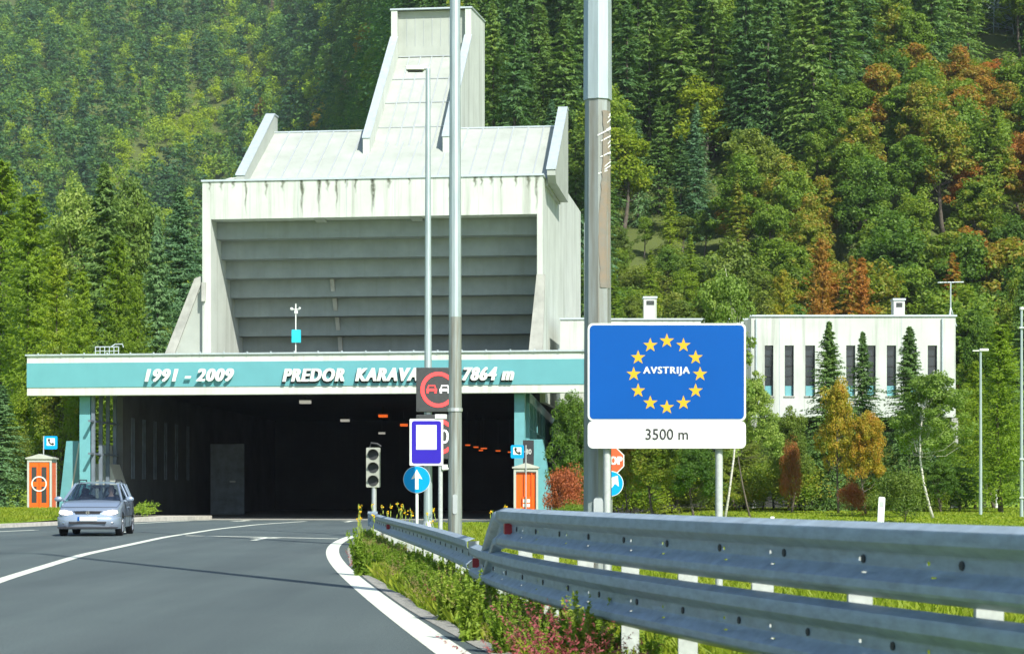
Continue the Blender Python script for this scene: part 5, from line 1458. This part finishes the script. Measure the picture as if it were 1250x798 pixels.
    MB().prism([(-.78,.215),(.78,.215),(.82,.25),(-.82,.25)],-.05,.1).build('lower_lip',M['trim'],e)
    pl=MB().prism(rr(-.26,.26,.42,.53,.01),-.085,-.07).build('number_plate',M['white'],e)
    MB().prism([(-.26,.421),(-.205,.421),(-.205,.529),(-.26,.529)],-.09,-.0855).build('blue_strip',M['blue'],pl)
    # interior
    sm=MB(); 
    for s in (-1,1):
        sm.ellip((s*.37,2.45,.85),(.24,.12,.32)); sm.ellip((s*.37,2.5,1.22),(.12,.06,.09))
        sm.ellip((s*.37,3.3,.85),(.26,.12,.28))
    sm.box(-.7,.7,1.35,1.6,.85,.99); sm.box(-.75,.75,1.6,4.0,.4,.55)
    sm.build('interior',M['seat'],e,True)
    ms=MB(); ms.box(-.12,.12,1.95,1.99,1.30,1.37); ms.build('rear_view_mirror',M['trim'],e)
    return e
car=build_car()
bpy.context.view_layer.update()
# driver
Mw=car.matrix_world
d=empty('person',Mw@Vector((.37,2.3,.55)),R(5),'driver in dark clothes behind the windscreen of the silver-blue car','person')
mb=MB()
secs=[(.0,.19,.13),(.15,.18,.12),(.35,.21,.12),(.46,.20,.10),(.52,.09,.07),(.58,.055,.06),(.62,.07,.085),(.70,.078,.10),(.78,.07,.095),(.83,.04,.06)]
vs=[];fs=[];n=16
for z,a,b in secs:
    for k in range(n): t=2*math.pi*k/n; vs.append((a*math.cos(t),b*math.sin(t)-(.02 if z>.55 else 0),z))
for i in range(len(secs)-1):
    for k in range(n): fs.append((i*n+k,i*n+(k+1)%n,(i+1)*n+(k+1)%n,(i+1)*n+k))
fs.append(tuple(range((len(secs)-1)*n,len(secs)*n)))
mb.add(vs,fs)
for s in (-1,1): mb.tube([(s*.19,0,.42),(s*.25,-.15,.22),(s*.15,-.42,.35)],[.055,.045,.035],8)
mb.ellip((0,-.118,.69),(.015,.02,.025),6,5)
mb.build('body',M['skin'],d,True)
mb=MB(); 
vs=[];fs=[]
for z,a,b in [(x,y*1.06,w*1.08) for x,y,w in secs[:5]]:
    for k in range(n): t=2*math.pi*k/n; vs.append((a*math.cos(t),b*math.sin(t),z))
for i in range(4):
    for k in range(n): fs.append((i*n+k,i*n+(k+1)%n,(i+1)*n+(k+1)%n,(i+1)*n+k))
mb.add(vs,fs)
for s in (-1,1): mb.tube([(s*.19,0,.43),(s*.25,-.15,.22),(s*.18,-.33,.30)],[.065,.055,.047],8)
mb.build('jumper',M['shirt'],d,True)
MB().ellip((0,.01,.76),(.085,.095,.085),14,8).build('hair',M['hair'],d,True)

# ------------------------------------------------------------------ verge plants and grass
gr=np.random.default_rng(5)
def blades(X_,Y_,Zb,hgt,wid,lean=.35):
    n=len(X_); a=gr.random(n)*2*math.pi; C=np.stack([X_,Y_,Zb],1)
    B=np.stack([np.cos(a),np.sin(a),np.zeros(n)],1); 
    up=np.stack([gr.normal(size=n)*lean,gr.normal(size=n)*lean,np.ones(n)],1)
    hgt=hgt.reshape(-1,1); wid=wid.reshape(-1,1)
    mid=C+up*hgt*.55; tip=C+up*hgt+np.stack([gr.normal(size=n)*.2,gr.normal(size=n)*.2,np.zeros(n)],1)*hgt
    return np.stack([C,mid+B*wid/2,tip,mid-B*wid/2],1)
railx=lambda Y: np.where(Y<20.7,np.interp(Y,[p.y for p in NP],[p.x for p in NP]),np.interp(Y,[p.y for p in FP],[p.x for p in FP]))
erx=lambda Y: np.interp(Y,[q[1] for q in ER],[q[0] for q in ER])
# median between asphalt and rail plus area behind the rail
n=52000; Y=9+ (60-9)*gr.random(n)**1.3; e0=erx(Y); wdt=np.where(Y<40,3.0,4.5); Xg=e0+.16+wdt*gr.random(n)**1.1
hh=(.07+.12*gr.random(n))*(1+.2*(Y>20)); Q1=blades(Xg,Y,np.full(n,-.02),hh,.012+.0007*Y+.01*gr.random(n))
o=link('verge_grass',quads_mesh('verge_grass',Q1),M['grassblade']); tag(o,'rough yellow-green grass growing along the guardrails','grass',kind='stuff')
# lawn behind the rail (right)
n=110000; Y=6+70*gr.random(n)**1.1; lo1=railx(Y)+.4; hi1=np.maximum(.29*Y+1.5,lo1+1); Xg=lo1+(hi1-lo1)*gr.random(n)
hh=(.07+.10*gr.random(n))*np.where(Y<25,1.6,np.where(Y>40,.55,1)); Q1=blades(Xg,Y,terrain(Xg,Y),hh,.012+.0009*Y)
n=30000; Y=76+25*gr.random(n); Xg=(0.02+.26*gr.random(n))*Y; Q2=blades(Xg,Y,terrain(Xg,Y),.05+.06*gr.random(n),np.full(n,.07))
n=24000; Y=58+26*gr.random(n); exl=np.interp(Y,[q[1] for q in EL],[q[0] for q in EL]); dd=.35+7*gr.random(n)**1.2; Xg=exl-dd
Q3=blades(Xg,Y,.13+.26*ss(Y+dd*.5,64,86)+.02,.08+.1*gr.random(n),np.full(n,.06))
o=link('lawn_grass',quads_mesh('lawn_grass',np.concatenate([Q1,Q2,Q3])),M['grassblade']); tag(o,'sunlit green lawn grass behind the rails and beside the left booth','grass',kind='stuff')
# bushy weeds: stalks with small leaves
def stalk_plant(r,h,nst,nl,leaf,spread):
    Qs=[]
    for k in range(nst):
        dx,dy=r.normal()*spread,r.normal()*spread; hh=h*(.6+.4*r.random()); t=r.random(nl)**.8; bx,by=r.normal()*.05,r.normal()*.05
        C=np.stack([bx+dx*t+r.normal(size=nl)*.018*(1.4-t),by+dy*t+r.normal(size=nl)*.018*(1.4-t),hh*t],1)
        N=rdir(r,nl)*.8+np.array([0,0,.4]); T=rdir(r,nl)+np.array([0,0,.8]); l=leaf*(1.25-.7*t)*(.6+.8*r.random(nl))
        Qs.append(diamonds(C,N,T,l,l*.4))
    return np.concatenate(Qs)
WP=[quads_mesh('weed_leaves',stalk_plant(np.random.default_rng(70+i),1,18,90,.10,.15)) for i in range(4)]
HP=[quads_mesh('heather_sprigs',stalk_plant(np.random.default_rng(80+i),1,13,40,.055,.20)) for i in range(3)]
def meshq(me):
    n=len(me.vertices); co=np.empty(n*3,dtype=np.float32); me.vertices.foreach_get('co',co); return co.reshape(-1,4,3)
WPQ=[meshq(m_) for m_ in WP]; HPQ=[meshq(m_) for m_ in HP]
def scatter(name,PQ,pts,matn,label,cat):
    Qs=[]
    for x,y,h,s in pts:
        q=PQ[int(gr.integers(len(PQ)))]; a=gr.random()*6.28; c,sn=math.cos(a),math.sin(a)
        Qs.append(np.stack([(q[...,0]*c-q[...,1]*sn)*s+x,(q[...,0]*sn+q[...,1]*c)*s+y,q[...,2]*h-.02],-1))
    o=link(name,quads_mesh(name,np.concatenate(Qs)),M[matn]); tag(o,label,cat,kind='stuff')
pts=[]
for k in range(420):
    y=13.5+gr.random()*36; e0=float(erx(y)); rx=float(railx(np.array(y))); 
    x=e0+.32+(rx-e0-.1)*gr.random()**.8; h=(.15+.24*gr.random())*(1 if y<30 else .85); pts.append((x,y,h,.75))
scatter('weeds',WPQ,pts,'weed','mixed leafy weeds crowding the strip between road edge and guardrail','weeds')
pts=[]
for px,py,hpx in [(630,797,60),(660,797,90),(690,797,95),(722,797,70),(750,797,55),(545,745,44),(528,725,36),(640,770,55),(432,690,24)]:
    Z_=H*F/(py-HY+ (30 if py>780 else 0)); pts.append(((px-CX)/F*Z_,Z_,hpx/F*Z_*1.15,.75))
M['dry']=leaf_mat('dry_stalks',[(.26,.20,.09),(.36,.28,.13),(.30,.16,.09)],.3,1.5,True)
dp=[]
for k in range(150):
    y=13+gr.random()*30; e0=float(erx(y)); rx=float(railx(np.array(y))); dp.append((e0+.2+(rx-e0)*gr.random(),y,.15+.3*gr.random(),.6))
scatter('dry_weeds',HPQ,dp,'dry','dry brown stalks and seed heads mixed into the rail verge','weeds')
scatter('heather',HPQ,pts,'heather','pink flowering heather at the bottom of the rail verge','flowers')
# distinct tall green plants
for i,(px,ptop,pbot,lab) in enumerate([(573,690,770,'pale green feathery weed right under the rail joint'),(612,722,785,'bright green bushy weed low beside the road edge'),(715,715,800,'tall pale weed rising in front of the lower rail beam'),(660,745,800,'green leafy weed among the heather, left of the tall pale one'),(770,745,800,'yellow-green weed clump at the bottom right of the verge'),(545,685,745,'green weed clump left of the rail joint'),(440,640,690,'pale green weed tuft at the far tip of the verge'),(800,760,815,'low weed clump by the last visible rail post')]):
    Z_=H*F/(pbot+12-HY); Z_=max(Z_,12.4); x=(px-CX)/F*Z_; h=H+(HY-ptop)/F*Z_
    o=link('weed_plant',WP[i%4].copy(),M['weed']); o.location=(x,Z_,-.02); o.scale=(h*1.1,h*1.1,h); tag(o,lab,'plant','tall weeds along the rail')
# yellow flowers
Qs=[];Qw=[]
for k in range(24):
    px=432+110*gr.random() if k<20 else 600+40*gr.random(); Z_=38+14*gr.random(); x=(px-CX)/F*Z_; 
    if x<erx(Z_)+.1: x=float(erx(Z_))+.2+.4*gr.random()
    z=.55+.35*gr.random(); c=np.array([x,Z_,z])
    m_=4; Qs.append(diamonds(c+gr.normal(size=(m_,3))*.02,rdir(gr,m_)+np.array([0,-1,.5]),rdir(gr,m_),np.full(m_,.06),np.full(m_,.04)))
    t=np.linspace(0,z,8); C=np.stack([np.full(8,x),np.full(8,Z_),t],1); Qw.append(diamonds(C+gr.normal(size=(8,3))*.02,np.tile([[0,-1,.2]],(8,1))+gr.normal(size=(8,3))*.2,np.tile([[0.,0,1]],(8,1)),np.full(8,.16),np.full(8,.025)))
fl=link('yellow_flowers',quads_mesh('yellow_flowers',np.concatenate(Qs)),M['yflower']); tag(fl,'yellow flowers along the verge in front of the dark tunnel mouth','flowers',kind='stuff')
o=link('flower_stems',quads_mesh('flower_stems',np.concatenate(Qw)),M['weed']); tag(o,'thin green stems under the yellow flowers by the tunnel','stems',kind='stuff')
Qs=[]
for k in range(60):
    Z_=72+12*gr.random() if k<50 else 60; px=172+14*gr.random(); x=(px-CX)/F*82; m_=8; c=np.array([x,82+gr.normal(),.3+.45*gr.random()])
    Qs.append(diamonds(c+gr.normal(size=(m_,3))*.05,rdir(gr,m_),rdir(gr,m_),np.full(m_,.10),np.full(m_,.05)))
o=link('verge_flowers',quads_mesh('verge_flowers',np.concatenate(Qs)),M['weed']); tag(o,'tuft of pale weeds at the foot of the tunnel wall right of the car','weeds',kind='stuff')
# raised island by the wall, right of the car
isl=MB().add([(-15.0,78,0),(-13.7,83,0),(-13.2,86.5,0),(-16.6,86.5,0),(-16.6,78,0),(-15.0,78,.16),(-13.7,83,.16),(-13.2,86.5,.16),(-16.6,86.5,.16),(-16.6,78,.16)],[(5,6,7,8,9),(0,1,6,5),(1,2,7,6),(2,3,8,7),(3,4,9,8),(4,0,5,9)]).build('pavement',M['kerb']); tag(isl,kind='structure')

hz=MB().box(-440,440,-44,985,-1.2,430).build('haze',None); tag(hz,'thin pale air over the valley','haze',kind='stuff')
hm_=bpy.data.materials.new('thin_air'); hm_.use_nodes=True; ht=hm_.node_tree; ht.nodes.remove(ht.nodes['Principled BSDF'])
pv=ht.nodes.new('ShaderNodeVolumePrincipled'); pv.inputs['Color'].default_value=(.80,.90,1,1); pv.inputs['Density'].default_value=.00013; pv.inputs['Anisotropy'].default_value=.2
ht.links.new(pv.outputs[0],ht.nodes['Material Output'].inputs['Volume']); hz.data.materials.append(hm_)
# ------------------------------------------------------------------ light, sky, camera
EL_=R(43); AZ=math.atan2(.47,-.883)
S=Vector((math.sin(AZ)*math.cos(EL_),math.cos(AZ)*math.cos(EL_),math.sin(EL_)))
sun=bpy.data.lights.new('sun','SUN'); sun.energy=4.5; sun.angle=R(.53); sun.color=(1,.955,.87)
so=bpy.data.objects.new('sun',sun); COL.objects.link(so); so.rotation_euler=(-S).to_track_quat('-Z','Y').to_euler()
w=bpy.data.worlds.new('World'); scn.world=w; w.use_nodes=True; nt=w.node_tree
sky=nt.nodes.new('ShaderNodeTexSky'); sky.sky_type='NISHITA'; sky.sun_disc=False; sky.sun_elevation=EL_; sky.sun_rotation=AZ; sky.air_density=1.0; sky.dust_density=.6; sky.ozone_density=1.5
bg=nt.nodes['Background']; bg.inputs[1].default_value=.115; nt.links.new(sky.outputs[0],bg.inputs[0])
cam=bpy.data.cameras.new('camera'); co=bpy.data.objects.new('camera',cam); COL.objects.link(co)
co.location=(0,0,H); co.rotation_euler=(R(90),0,0); cam.sensor_width=36; cam.lens=F/1250*36; cam.shift_y=(HY-399)/1250; cam.clip_end=3000; cam.clip_start=.1
cam.dof.use_dof=True; cam.dof.focus_distance=55; cam.dof.aperture_fstop=7
scn.camera=co
scn.view_settings.view_transform='Standard'; scn.view_settings.look='None'; scn.view_settings.exposure=.78; scn.view_settings.gamma=1
scn.cycles.max_bounces=6; scn.cycles.diffuse_bounces=3; scn.cycles.transmission_bounces=3; scn.cycles.transparent_max_bounces=6
scn.cycles.use_adaptive_sampling=True; scn.cycles.adaptive_threshold=.02
scn.cycles.use_denoising=True
